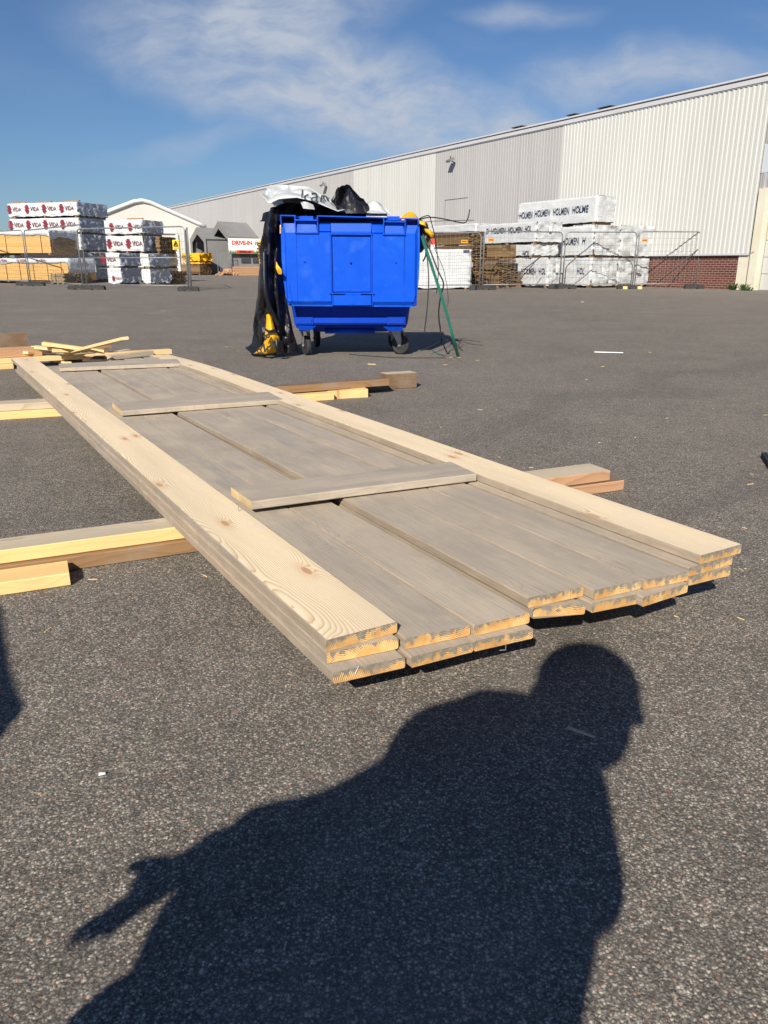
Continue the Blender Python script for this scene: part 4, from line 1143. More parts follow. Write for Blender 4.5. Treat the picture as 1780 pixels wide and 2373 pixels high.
# ================================================================== FAR LEFT TREES
def tree(px, Y, top, w_, label):
    base = Vector(((px-890)/F*Y*1.0, Y, 0)); e = empty('tree', base, 0, label, 'tree', 'dark green trees beyond the yard')
    bm = bmesh.new(); H = top
    tube(bm, [(0, 0, 0), (.1, 0, H*.4), (0, .1, H*.8)], [.28, .2, .08], 8)
    rnd = random.Random(int(px*3+Y))
    for k in range(7):
        a = rnd.uniform(0, 6.28); z = H*rnd.uniform(.35, .7); tube(bm, [(0, 0, z), (math.cos(a)*w_*.3, math.sin(a)*w_*.3, z+H*.12), (math.cos(a)*w_*.5, math.sin(a)*w_*.5, z+H*.2)], [.09, .06, .03], 5)
    link('trunk', bm, MA['bark'], e)
    bm = bmesh.new()
    for k in range(34):
        a = rnd.uniform(0, 6.28); rr = w_*.5*math.sqrt(rnd.random()); z = H*rnd.uniform(.25, .97); rr *= (1.15-.6*z/H)
        cc = Vector((math.cos(a)*rr, math.sin(a)*rr, z)); cr = rnd.uniform(.5, 1.0)
        for q in range(42):
            d = Vector((rnd.gauss(0, 1), rnd.gauss(0, 1), rnd.gauss(0, .8))).normalized()*cr*rnd.uniform(.5, 1.05)
            nrm = Vector((rnd.gauss(0, 1), rnd.gauss(0, 1), rnd.gauss(0, 1))).normalized(); t_ = nrm.orthogonal().normalized(); b_ = nrm.cross(t_); s_ = rnd.uniform(.08, .17)
            p = cc + d
            bm.faces.new([bm.verts.new(p + t_*s_), bm.verts.new(p + b_*s_*.6), bm.verts.new(p - t_*s_), bm.verts.new(p - b_*s_*.6)])
    link('crown', bm, MA['leaf'], e)
tree(8, 72, 4.9, 4.2, 'dark green tree beyond the yard at the far left edge')
tree(-24, 74, 5.4, 4.6, 'dark green tree partly outside the left frame edge')
tree(28, 75, 4.1, 3.6, 'low green tree just left of the tall wrapped stack')

# ================================================================== BOARD STACK
O = Vector((-.121, 1.41, 0)); AN = R(30.65)
NX = Vector((math.cos(AN), math.sin(AN), 0)); NY = Vector((-math.sin(AN), math.cos(AN), 0))
def loc2(s, a, z=0): return O + NX*s + NY*a + Vector((0, 0, z))
def to_sa(v): d = v - O; return d.dot(NX), d.dot(NY)
def prism_y(bm, w, th, ys, ch=.0028, off=None, endskew=0., mi_top=0, mi_side=0, mi_end=1, endskew2=0.):
    """board cross-section extruded along y; off(y)->(dx,dz,twist)"""
    sec = [(ch, 0), (w-ch, 0), (w, ch), (w, th-ch), (w-ch, th), (ch, th), (0, th-ch), (0, ch)]
    rings = []
    for i, y in enumerate(ys):
        dx, dz, tw = off(y) if off else (0, 0, 0)
        ring = []
        for (x, z) in sec:
            xx = x-w/2; ct, st = math.cos(tw), math.sin(tw)
            X = w/2 + xx*ct - z*st; Zz = z*ct + xx*st
            yy = y
            if i == 0: yy += endskew*(x/w-.5)
            if i == len(ys)-1: yy += endskew2*(x/w-.5)
            ring.append(bm.verts.new((X+dx, yy, Zz+dz)))
        rings.append(ring)
    for A, B in zip(rings, rings[1:]):
        for k in range(8):
            f = bm.faces.new((A[k], A[(k+1) % 8], B[(k+1) % 8], B[k]))
            f.material_index = mi_top if k in (4,) else mi_side
    for q in (rings[0], rings[-1][::-1]):
        f = bm.faces.new(q); f.material_index = mi_end
    fix(bm)
def lin(tab):
    def f(y):
        for (a, va), (b, vb) in zip(tab, tab[1:]):
            if y <= b: t = (y-a)/(b-a) if b > a else 0; t = max(0, t); return va + (vb-va)*t
        return tab[-1][1]
    return f
rb = random.Random(11)
def board(s0, s1, aL, aR, a_end, z, label, group, th=.026, tops='dusty', sides='dusty2', end='end', twist=0., lift=None, bow=None, name='board'):
    w_ = s1-s0; a0 = (aL+aR)/2; L = a_end - a0
    bm = bmesh.new(); ph = rb.uniform(0, 6); am = rb.uniform(.0008, .002)
    lf = lift or (lambda y: 0.); bw_ = bow or (lambda y: 0.)
    ys = [0, .01, .05] + [L*k/26 for k in range(1, 26)] + [L]
    l0 = lf(0)
    off = lambda y: (bw_(y) + am*2*math.sin(y*1.3+ph), lf(y) - l0 + am*(1-math.cos(y*2.1)), twist*max(0, 1-y/1.6))
    prism_y(bm, w_, th, ys, off=off, endskew=(aR-aL), mi_top=0, mi_side=1, mi_end=2, endskew2=rb.uniform(-.01, .01))
    o = link(name, bm, [MA[tops], MA[sides], MA[end]], loc=loc2(s0, a0, z+l0), rot=(0, 0, AN))
    return tag(o, label, 'board', group)
def near(p, z, q, zq=None):
    """near-end corner picks (left, right) -> s0, s1, aL, aR"""
    A = to_sa(ground(*p, z)); B = to_sa(ground(*q, z if zq is None else zq)); return A[0], B[0], A[1], B[1]
GB = 'dusty grey boards of the stack lying across the bearers'
RAISE = lin([(0, .016), (1.5, .010), (4, .003), (6, .002)])
zb = .090
spec_b = [  # left pick, right pick, raised group?, label
 ((773.2, 1585), (939.6, 1547), 0, 'dusty board at the bottom left corner, lowest under the pale board', 0),
 ((953, 1548), (1096.9, 1510.5), 0, 'bottom layer board second from left with white splinter on its end', 0),
 ((1100, 1510), (1236, 1479), 0, 'bottom layer board third from left, bright orange cut end', 0),
 ((1227, 1432), (1340, 1425), 1, 'bottom layer board fourth from left, short level end under the wide boards', -.05),
 ((1370, 1420.5), (1483, 1398), 1, 'bottom layer board fifth from left, grey end with orange right half', 0),
 ((1487.4, 1407), (1598.8, 1371), 1, 'bottom layer board third from right, almost fully grey end', 0),
 ((1594, 1358), (1690.7, 1334), 1, 'bottom layer board at the far right, two orange patches on its end', 0)]
for (p, q, rs, lb, tw) in spec_b:
    z = zb + (.016 if rs else 0)
    s0, s1, aL, aR = near(p, z, q)
    s1 = max(s0+.135, min(s1, s0+.168))
    if aR-aL < -.05: aR = aL-.02
    board(s0, s1, aL, aR, 5.42+rb.uniform(-.06, .06), zb, lb, GB, lift=(RAISE if rs else None), twist=tw)
spec_m = [
 ((756, 1539), (921.5, 1503.7), 0, 'middle layer board directly under the pale left board'),
 ((941, 1504.5), (1091, 1472), 0, 'wide dusty board right of the pale left board, upper layer'),
 ((1090, 1477), (1226, 1444), 0, 'upper dusty board third from left, solid orange cut end'),
 ((1223.4, 1409), (1351.8, 1381.8), 1, 'upper dusty board right of the open step, fourth from left'),
 ((1368.8, 1392.6), (1483, 1364.8), 1, 'upper dusty board fifth from left, jagged orange spots on end'),
 ((1487.4, 1367.3), (1594, 1345.6), 1, 'upper dusty board beside the pale right board'),
 ((1596, 1337), (1697, 1307.6), 1, 'board directly beneath the pale right board')]
zm = .1175
ends = [5.34, 5.22, 5.26, 5.30, 5.36, 5.42, 5.44]
sm_prev = None
for i, (p, q, rs, lb) in enumerate(spec_m):
    z = zm + (.016 if rs else 0)
    s0, s1, aL, aR = near(p, z, q)
    if sm_prev is not None and s0 < sm_prev+.002: s0 = sm_prev+.002
    sm_prev = s1
    board(s0, s1, aL, aR, ends[i], zm, lb, GB, lift=(RAISE if rs else None))
zt = .1445
s0, s1, aL, aR = near((757.9, 1510), zt, (921, 1465.7))
board(s0, s0+.170, aL, aL-.0, 5.73, zt, 'long pale board with flame grain along the left edge of the stack', 'pale sawn boards on top of the stack', tops='pine', sides='dusty2', end='end')
o_last = bpy.context.scene.objects[-1]
s0, s1, aL, aR = near((1622, 1308.7), zt+.016, (1719, 1280.5))
board(s0, s0+.168, aL-.0, aL+.0, 5.46, zt, 'long pale board with dark knots along the right edge of the stack', 'pale sawn boards on top of the stack', tops='pine_far', sides='dusty2', end='end',
      lift=lin([(0, .016), (1.5, .010), (4, .003), (4.8, .0), (5.5, -.012)]), bow=lin([(0, 0), (1, -.004), (2.8, .026), (4.3, .042), (5.5, .02)]))
# cross battens
def batten(pl, pl2, pr, pr2, z, label, th=.026, tilt=0.):
    A = ground(*pl, z); A2 = ground(*pl2, z); B = ground(*pr, z); B2 = ground(*pr2, z)
    d = (B-A); L = d.length; ang = math.atan2(d.y, d.x); wv = (A2-A); w_ = abs(wv.dot(Vector((-math.sin(ang), math.cos(ang), 0))))
    w_ = min(max(w_, .12), .30)
    bm = bmesh.new()
    prism_y(bm, w_, th, [0, .01] + [L*k/10 for k in range(1, 10)] + [L], off=lambda y: (0, .002*math.sin(y*3), 0), endskew=.02)
    # prism runs along y with width in x: rotate so y is along d, x points to the viewer side
    o = link('cross_board', bm, [MA['dusty'], MA['endfresh']], loc=A + Vector((0, 0, .001)) + Vector((-math.sin(ang), math.cos(ang), 0))*w_, rot=(0, -tilt, ang - math.pi/2))
    return tag(o, label, 'board', 'cross boards lying over the dusty boards')
batten((577, 1184), (527, 1149), (1103.6, 1116.5), (1043, 1078), .1605, 'thick dusty cross board nearest the camera, splintered left end', th=.028)
batten((279, 965), (247, 942), (656.6, 937), (625.6, 918), .150, 'middle dusty cross board lying over the stack')
batten((135.6, 862), (119, 850), (419, 850.4), (389, 839), .150, 'farthest dusty cross board near the offcut pile')

# ------------------------------------------------------------------ bearers and loose timber
def timber(A, B, w_, h, z, mats, label, cat, group=None, name='timber_beam', back=True):
    """A->B is the front bottom edge (world xy); width goes away from the viewer"""
    A = Vector((A[0], A[1], z)); B = Vector((B[0], B[1], z)); d = B-A; L = d.length; ang = math.atan2(d.y, d.x)
    bm = bmesh.new()
    rr = random.Random(int(L*1000)); ph = rr.uniform(0, 6)
    prism_y(bm, w_, h, [0, .01] + [L*k/12 for k in range(1, 12)] + [L], ch=.003, off=lambda y: (.003*math.sin(y*1.7+ph), .0, 0), endskew=rr.uniform(-.006, .006), mi_top=0, mi_side=1, mi_end=2)
    o = link(name, bm, [MA[m] for m in mats], loc=A + Vector((-math.sin(ang), math.cos(ang), 0))*w_, rot=(0, 0, ang-math.pi/2))
    return tag(o, label, cat, group)
d1 = Vector((.912, .410, 0)).normalized()
GX = 'bearer timbers under the board stack'
Pb = ground(470, 1279)                                     # foot of lower bearer beside the stack
LA_ = Pb - d1*1.6; RB_ = ground(1440, 1135); RB_ = Pb + d1*((RB_-Pb).dot(d1))
nb_ = Vector((-d1.y, d1.x, 0))
midb = Pb + d1*.72
timber(LA_, midb - d1*.01, .12, .044, .001, ('brown', 'brown', 'reddish'), 'brown lower bearer nearest the camera, flat on the asphalt', 'timber beam', GX)
timber(midb, RB_, .12, .044, .001, ('darkbrown', 'reddish', 'reddish'), 'lower of the two tan timber ends sticking out right of the stack', 'timber beam', GX)
topL = Pb - d1*1.6 + nb_*.018; topR = Pb + d1*((ground(1396, 1108, .046)-Pb).dot(d1)) + nb_*.018
timber(topL, midb + nb_*.018 - d1*.01, .118, .043, .0465, ('oldtop', 'yellow', 'reddish'), 'upper bearer nearest the camera with bright yellow side and grey top', 'timber beam', GX)
timber(midb + nb_*.018, topR, .135, .043, .0465, ('oldtop', 'reddish', 'reddish'), 'upper of the two tan timber ends sticking out right of the stack', 'timber beam', GX)
tl = ground(164, 1357); t0 = tl - d1*.9
timber(t0, tl, .11, .040, .001, ('yellow', 'yellow', 'yellow'), 'short pale offcut lying before the near bearer at the left edge', 'timber offcut')
# second bearer
q0, q1 = ground(0, 974.5), ground(147.7, 965.5); d2 = (q1-q0).normalized(); n2 = Vector((-d2.y, d2.x, 0))
d2r = (ground(960, 902) - q0); 
timber(q0 - d2*1.0, q0 + d2*((ground(770, 925)-q0).dot(d2)), .10, .048, .001, ('yellow', 'yellow', 'yellow'), 'yellow lower bearer of the second pair', 'timber beam', GX)
timber(q0 - d2*1.0 + n2*.02, q0 + d2*1.15 + n2*.02, .15, .042, .0505, ('oldtop', 'oldtop', 'brown'), 'grey upper bearer of the second pair, left side', 'timber beam', GX)
r0, r1 = ground(625, 925), ground(900, 902); dr_ = (ground(962, 903.0)-ground(640, 925)).normalized(); nr = Vector((-dr_.y, dr_.x, 0))
rA, rB = ground(600, 928), ground(900, 903.5)
timber(rA, rB, .10, .055, .001, ('darkbrown', 'darkbrown', 'darkbrown'), 'dark lower beam sticking out right of the stack', 'timber beam', GX)
rB2 = ground(901, 896, .05); rA2 = ground(570, 921, .05)
timber((rA2.x, rA2.y, 0), (rB2.x, rB2.y, 0), .10, .05, .057, ('darkbrown', 'brown', 'darkbrown'), 'brown upper beam sticking out right of the stack', 'timber beam', GX)
kA = ground(895, 907); kB = ground(966, 901)
timber((kA.x, kA.y+.07), (kB.x, kB.y+.05), .12, .115, .001, ('oldtop', 'darkbrown', 'darkbrown'), 'square dark timber block at the right end of the far beams', 'timber block')
pA, pB = ground(727, 927), ground(853, 920.5); 
bm = bmesh.new(); L = (pB-pA).length; H = .058
lo = [(0, 0), (L, 0), (L, H), (.16*L+.05, H*.9), (.06, .02)]
f0 = [bm.verts.new((x, 0, z)) for x, z in lo]; f1 = [bm.verts.new((x, .08, z)) for x, z in lo]
bm.faces.new(f0); bm.faces.new(f1[::-1])
for k in range(5): bm.faces.new((f0[k], f1[k], f1[(k+1) % 5], f0[(k+1) % 5]))
fix(bm)
dA = pB-pA; tag(link('timber_wedge', bm, MA['yellow'], loc=pA, rot=(0, 0, math.atan2(dA.y, dA.x))), 'small orange yellow wedge offcut in front of the far dark beams', 'timber offcut')
# third bearer group, far left
w0 = ground(-10, 858); w1 = ground(120, 850); d3 = (w1-w0).normalized(); n3 = Vector((-d3.y, d3.x, 0))
timber(w0 - d3*.5, w0 + d3*((ground(33, 856)-w0).dot(d3)), .11, .045, .001, ('yellow', 'yellow', 'yellow'), 'pale yellow timber at the bottom of the far left pile', 'timber beam', GX)
timber(w0 - d3*.5 + n3*.04, w0 + d3*1.6 + n3*.04, .11, .045, .0475, ('yellow', 'offcut', 'yellow'), 'second timber from the ground in the far left pile', 'timber beam', GX)
timber(w0 - d3*.5 + n3*.10, w0 + d3*((ground(97, 845)-w0).dot(d3)) + n3*.10, .10, .085, .094, ('reddish', 'reddish', 'reddish'), 'reddish timber resting on top of the far left pile', 'timber beam', GX)
timber(w0 - d3*.5 + n3*.34, w0 + d3*((ground(54, 830)-w0).dot(d3)) + n3*.34, .045, .20, .09, ('brown', 'darkbrown', 'brown'), 'brown board standing on edge behind the reddish timber', 'timber beam', GX)
# far bearer under the far end (hidden middle) so that the stack rests on it
# offcut pile
def stick(pa, za, pb, zb_, w_, h, mat_, label, tip=False):
    A = ground(*pa, za); B = ground(*pb, zb_); d = B-A; L = d.length
    bm = bmesh.new()
    prism_y(bm, w_, h, [0, L*.33, L*.66, L], ch=.002, mi_side=0, mi_end=0, endskew=rb.uniform(-.03, .03), endskew2=rb.uniform(-.03, .03))
    o = link('offcut', bm, MA[mat_], loc=A)
    o.rotation_euler = (math.asin((B.z-A.z)/L), 0, math.atan2(d.y, d.x)-math.pi/2)
    return tag(o, label, 'timber offcut', 'offcuts in the pile at the far end of the stack')
pile = [
 ((85, 806), .16, (190, 815), .13, .09, .025, 'offcut', 'pale offcut with split upper left tip in the pile'),
 ((103, 799), .20, (245, 818), .13, .06, .03, 'yellow', 'long pale slat crossing the pile from upper left'),
 ((170, 818), .12, (297, 787), .30, .05, .025, 'offcut', 'slat sticking up highest to the right of the pile'),
 ((120, 815), .14, (228, 815), .12, .07, .03, 'yellow', 'yellow slat lying level across the pile middle'),
 ((100, 828), .06, (150, 826), .06, .10, .03, 'offcut', 'short pale block at the left of the pile'),
 ((160, 830), .05, (240, 822), .07, .07, .03, 'offcut', 'pale offcut in the middle of the pile near the stack'),
 ((190, 838), .03, (218, 822), .05, .08, .03, 'offcut', 'stubby offcut pointing towards the stack'),
 ((238, 826), .04, (262, 827), .04, .09, .03, 'yellow', 'short yellow block right of the pile middle'),
 ((248, 833), .05, (347, 821), .06, .09, .04, 'oldtop', 'long greyish offcut at the right end of the pile'),
 ((55, 820), .12, (115, 818), .10, .05, .025, 'offcut', 'thin pale slat behind the reddish timber'),
 ((130, 836), .02, (165, 843), .02, .05, .02, 'offcut', 'thin splinter slat lying at the foot of the pile'),
 ((232, 812), .10, (258, 806), .14, .06, .025, 'brown', 'brown offcut tilted in the right part of the pile'),
 ((262, 820), .03, (292, 814), .04, .05, .025, 'oldtop', 'small grey offcut behind the long greyish one'),
 ((150, 822), .10, (212, 812), .12, .05, .02, 'yellow', 'narrow yellow slat under the raised slat'),
 ((255, 838), .02, (330, 832), .02, .05, .02, 'brown', 'brown slat beneath the long greyish offcut'),
 ((95, 815), .10, (140, 838), .03, .06, .02, 'offcut', 'pale slat slanting down at the left of the pile'),
 ((205, 836), .03, (250, 838), .03, .06, .02, 'oldtop', 'flat grey offcut touching the stack end')]
for (pa, za, pb, zb_, w_, h, m_, lb) in pile: stick(pa, za, pb, zb_, w_, h, m_, lb)
bm = bmesh.new(); c = ground(190, 843); 
hexa(bm, [c+Vector(q) for q in ((-.25, 0, .001), (.25, 0, .001), (.30, .25, .001), (-.2, .25, .001))], [c+Vector(q) for q in ((-.2, .02, .09), (.2, .0, .07), (.22, .2, .08), (-.15, .2, .06))])
o = link('offcut', bm, MA['darkbrown']); tag(o, 'dark brown chunk at the core of the offcut pile', 'timber offcut', 'offcuts in the pile at the far end of the stack')

# small splinters, nails, chips
def sliver(px, py, ang, L, w_, h, mat_, label, z=0., group='pale splinters lying about'):
    bm = bmesh.new(); rr = random.Random(int(px*7+py))
    hexa(bm, [(-L/2, -w_*.3, .0), (L/2, -w_*.15, .0), (L/2, w_*.2, .0), (-L/2, w_*.5, .0)], [(-L/2*.97, -w_*.25, h), (L/2*.95, -w_*.1, h*.8), (L/2*.95, w_*.15, h*.8), (-L/2*.97, w_*.45, h)])
    p = ground(px, py, z); p.z += .002
    return tag(link('splinter', bm, MA[mat_], loc=p, rot=(0, rr.uniform(-.03, .03), ang)), label, 'splinter', group)
sliver(1411, 817.5, R(-3), .31, .030, .008, 'white', 'long whitish slat lying alone on the asphalt right of the bin', group=None)
sliver(1346, 1701, R(-38), .060, .009, .004, 'oldtop', 'grey wood sliver in the photographer head shadow', group=None)
sliver(800, 1075, R(-35), .045, .004, .003, 'offcut', 'curled pale shaving on the dusty boards before the near cross board', .145)
sliver(548, 955, R(-30), .035, .004, .003, 'offcut', 'pale shaving on the dusty boards behind the middle cross board', .145)
sliver(776, 963, R(-20), .05, .03, .006, 'offcut', 'splintered chip on the pale right board near its middle', .172)
sliver(1426, 1220, R(-60), .022, .008, .006, 'offcut', 'small bright chip on the edge of the pale right board', .164)
sliver(1350, 700, R(0), .08, .02, .006, 'white', 'tiny white scrap on the far asphalt in front of the fence')
sliver(237, 1797-0, R(20), .012, .008, .004, 'white', 'tiny white pebble on the asphalt left of the shadow')
sliver(1050, 829, R(8), .16, .02, .006, 'reddish', 'thin reddish splinter by the strap ends')
sliver(862, 845, R(0), .08, .02, .006, 'offcut', 'pale chip on the asphalt in front of the bin')
tagc = []
ch = bmesh.new(); rr = random.Random(21)
for k in range(110):
    px = rr.uniform(0, 1780); py = rr.uniform(690, 2300); p = ground(px, py); s_ = rr.uniform(.0006, .0014)*(1 + p.y*.28)
    a = rr.uniform(0, 3.14); M = Matrix.Translation(p + Vector((0, 0, s_*.25))) @ Matrix.Rotation(a, 4, 'Z')
    l = s_*rr.uniform(.8, 1.8)
    box(ch, -l, l, -s_*.6, s_*.6, -s_*.25, s_*.45, M=M)
tag(link('grit', ch, MA['gritstone']), 'tiny pale grit scattered over the asphalt', 'grit', kind='stuff')
ch = bmesh.new()
for k in range(60):
    px = rr.uniform(0, 1780); py = rr.uniform(700, 1500); p = ground(px, py); l = rr.uniform(.005, .012)*(1+p.y*.12); a = rr.uniform(0, 3.14)
    box(ch, -l, l, -l*.08, l*.08, .0005, .002+l*.05, M=Matrix.Translation(p) @ Matrix.Rotation(a, 4, 'Z'))
tag(link('wood_chips', ch, MA['offcut']), 'small pale wood chips scattered over the asphalt', 'wood chips', kind='stuff')
# knots are in the boards; staples and bent nails on the ends
def nail(pts, label):
    bm = bmesh.new(); tube(bm, pts, .0011, 5); tag(link('nail', bm, MA['galv']), label, 'nail', 'bent nails sticking from the stack')
a = ground(*(700+340/2.86, 1180+1035/2.86), .118); nail([a, a+Vector((.012, -.004, .002)), a+Vector((.004, -.012, -.012))], 'bent nail on the end of the bottom left board')
a = ground(*(700+1350/2.86, 1180+900/2.86), .095); nail([a, a+Vector((0, -.004, -.01)), a+Vector((-.014, -.006, -.01))], 'bent nail hanging under the bottom board third from left')
a = ground(552, 1172, .19); nail([a, a+Vector((0.001, 0, -.03))], 'upright wood fibre nail at the cross board splintered end')

# dark green object cut by the right frame edge
c = ground(1773, 1074); bm = bmesh.new()
dA_ = (ground(1800, 1118)-ground(1764, 1062)); dA_.normalize(); nA = Vector((-dA_.y, dA_.x, 0))
box(bm, -.012, .36, 0, .16, .001, .028, M=Matrix((dA_, nA, Vector((0, 0, 1)))).transposed().to_4x4())
box(bm, .004, .34, .014, .146, .0285, .033, mi=1, M=Matrix((dA_, nA, Vector((0, 0, 1)))).transposed().to_4x4())
fix(bm); tag(link('plastic_tray', bm, [MA['rubber'], MA['darkgreen']], loc=ground(1764, 1062)), 'dark green flat plastic tray cut by the right frame edge', 'tray')

# ================================================================== BLUE BIN
BC = Vector((-.345, 8.38, 0)); brz = R(1.5)
bin_ = empty('wheeled_bin', BC, brz, 'large blue four wheeled waste bin overflowing with plastic film', 'waste bin')
FY = -.50                                                  # local y of the tub front
def bx(px): return (px-890)/F*7.86/ (CP*1.0)*1.0            # rough
def lx(x5, Y=7.85):                                        # local x from close-up column
    px, _ = Z5(x5, 0); return onY(px, 620, Y).x - BC.x
def lz(y5, Y=7.85): return z_at(Z5(0, y5)[1], Y)
zr, zl0, zl1 = lz(300), lz(945), lz(306)
# tub: lofted body
bm = bmesh.new()
def ring(z, hx, y0, y1, r=.09, n=5):
    out = []
    for cx_, cy_, a0 in ((hx-r, y1-r, 0), (-hx+r, y1-r, 90), (-hx+r, y0+r, 180), (hx-r, y0+r, 270)):
        for k in range(n+1):
            a = R(a0 + 90*k/n); out.append(bm.verts.new((cx_+r*math.cos(a), cy_+r*math.sin(a), z)))
    return out
zt_b = lz(1030); zt_c = lz(1092)
rings = [ring(lz(1150), .38, -.24, .34, .08), ring(lz(1128), .42, -.26, .37, .08), ring(lz(1122), .565, -.30, .46), ring(lz(1085), .585, -.32, .49), ring(lz(1000), .60, -.325, .50), ring(lz(950), .61, -.33, .51), ring(1.05, .63, -.335, .54), ring(1.20, .64, -.34, .555), ring(1.202, .66, -.36, .575), ring(1.27, .665, -.36, .58),
         ring(1.272, .63, -.44, .52), ring(1.0, .60, -.42, .49)]
for A, B in zip(rings, rings[1:]):
    n = len(A)
    for k in range(n):
        f = bm.faces.new((A[k], A[(k+1) % n], B[(k+1) % n], B[k])); f.smooth = False
bm.faces.new(rings[0][::-1]); bm.faces.new(rings[-1]); fix(bm)
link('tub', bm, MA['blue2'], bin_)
# front band and corner feet
bm = bmesh.new()
def fr_box(x0, x1, z0, z1, yo, yi=-.38, ch=.012):
    hexa(bm, [(x0, yo+ch, z0), (x1, yo+ch, z0), (x1, yi, z0), (x0, yi, z0)], [(x0, yo+ch, z1), (x1, yo+ch, z1), (x1, yi, z1), (x0, yi, z1)])
    hexa(bm, [(x0+ch, yo, z0+ch), (x1-ch, yo, z0+ch), (x1-ch, yo+ch-.0005, z0+ch), (x0+ch, yo+ch-.0005, z0+ch)], [(x0+ch, yo, z1-ch), (x1-ch, yo, z1-ch), (x1-ch, yo+ch-.0005, z1-ch), (x0+ch, yo+ch-.0005, z1-ch)])
fr_box(lx(480), lx(1035), lz(1082), lz(1038), -.475)
fr_box(lx(350), lx(485), lz(1085), lz(1033), -.495); fr_box(lx(1030), lx(1162), lz(1085), lz(1033), -.495)
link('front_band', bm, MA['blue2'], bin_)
bm = bmesh.new()
hexa(bm, [(lx(385), -.49, lz(1124)), (lx(470), -.49, lz(1124)), (lx(470), -.36, lz(1124)), (lx(385), -.36, lz(1124))], [(lx(365), -.505, lz(1090)), (lx(510), -.505, lz(1092)), (lx(510), -.36, lz(1092)), (lx(365), -.36, lz(1090))])
link('castor_mount', bm, MA['blue2'], bin_)
bm = bmesh.new()
hexa(bm, [(lx(1045), -.49, lz(1130)), (lx(1140), -.49, lz(1130)), (lx(1140), -.36, lz(1130)), (lx(1045), -.36, lz(1130))], [(lx(1000), -.505, lz(1100)), (lx(1145), -.505, lz(1100)), (lx(1145), -.36, lz(1100)), (lx(1000), -.36, lz(1100))])
link('castor_mount', bm, MA['blue2'], bin_)
bm = bmesh.new(); tube(bm, [(lx(565), -.30, lz(1140)), (lx(940), -.30, lz(1140))], .028, 10); link('belly_lip', bm, MA['blue2'], bin_)
# side trunnions
for s_ in (-1, 1):
    bm = bmesh.new(); lathe(bm, [(.0, 0), (.03, 0), (.03, s_*.05), (.02, s_*.055)], (s_*.66, .05, 1.16), 'x', 14); link('lifting_trunnion', bm, MA['blue2'], bin_)
# lid hanging over the front
LYf = -.545
def P(x5, y5, y=LYf): return (lx(x5), y, lz(y5))
out = [(284, 362), (281, 450), (279, 620), (287, 760), (300, 880), (312, 938), (330, 948), (780, 953), (1210, 956), (1232, 944), (1243, 860), (1252, 760), (1258, 600), (1256, 450), (1252, 376), (1000, 370), (545, 364)]
bm = bmesh.new()
a = [bm.verts.new(P(x, y)) for x, y in out]; b = [bm.verts.new(P(x, y, LYf+.035)) for x, y in out]
bm.faces.new(a); bm.faces.new(b[::-1])
for k in range(len(out)): bm.faces.new((a[k], b[k], b[(k+1) % len(out)], a[(k+1) % len(out)]))
# returned rim all round, proud of the sheet
def rimstrip(pts, w_=7, d=.016):
    for (x0, y0), (x1, y1) in zip(pts, pts[1:]):
        dx, dy = x1-x0, y1-y0; l = math.hypot(dx, dy); nx_, ny_ = -dy/l*w_, dx/l*w_
        hexa(bm, [P(x0, y0, LYf-.001), P(x1, y1, LYf-.001), P(x1+nx_, y1+ny_, LYf-.001), P(x0+nx_, y0+ny_, LYf-.001)], [P(x0, y0, LYf-d), P(x1, y1, LYf-d), P(x1+nx_, y1+ny_, LYf-d), P(x0+nx_, y0+ny_, LYf-d)])
fix(bm)
lid = link('lid', bm, MA['blue'], bin_)
# recessed grip strip along the top edge: ceiling, back wall and cheeks
bm = bmesh.new()
def slab(x0, x1, yt0, yt1, yb, dz=.010):
    hexa(bm, [P(x0, yt0, LYf-.03), P(x1, yt1, LYf-.03), P(x1, yt1, LYf+yb), P(x0, yt0, LYf+yb)], [tuple(Vector(P(x0, yt0, LYf-.03))+Vector((0, 0, -dz))), tuple(Vector(P(x1, yt1, LYf-.03))+Vector((0, 0, -dz))), tuple(Vector(P(x1, yt1, LYf+yb))+Vector((0, 0, -dz))), tuple(Vector(P(x0, yt0, LYf+yb))+Vector((0, 0, -dz)))])
slab(290, 388, 303, 305, .15); slab(540, 1032, 306, 318, .15); slab(1158, 1240, 323, 326, .15)
slab(386, 542, 337, 339, .12, .006); slab(1002, 1152, 348, 350, .12, .006)
hexa(bm, [P(288, 375, LYf+.125), P(1244, 385, LYf+.125), P(1244, 385, LYf+.15), P(288, 375, LYf+.15)], [P(288, 306, LYf+.125), P(1244, 328, LYf+.125), P(1244, 328, LYf+.15), P(288, 306, LYf+.15)])
for x, ya in ((287, 304), (388, 306), (540, 308), (1032, 320), (1156, 324), (1242, 327)):
    hexa(bm, [P(x-3, 372, LYf-.028), P(x+3, 372, LYf-.028), P(x+3, 372, LYf+.12), P(x-3, 372, LYf+.12)], [P(x-3, ya, LYf-.028), P(x+3, ya, LYf-.028), P(x+3, ya, LYf+.12), P(x-3, ya, LYf+.12)])
fix(bm); link('grip_recess', bm, MA['blue'], lid)
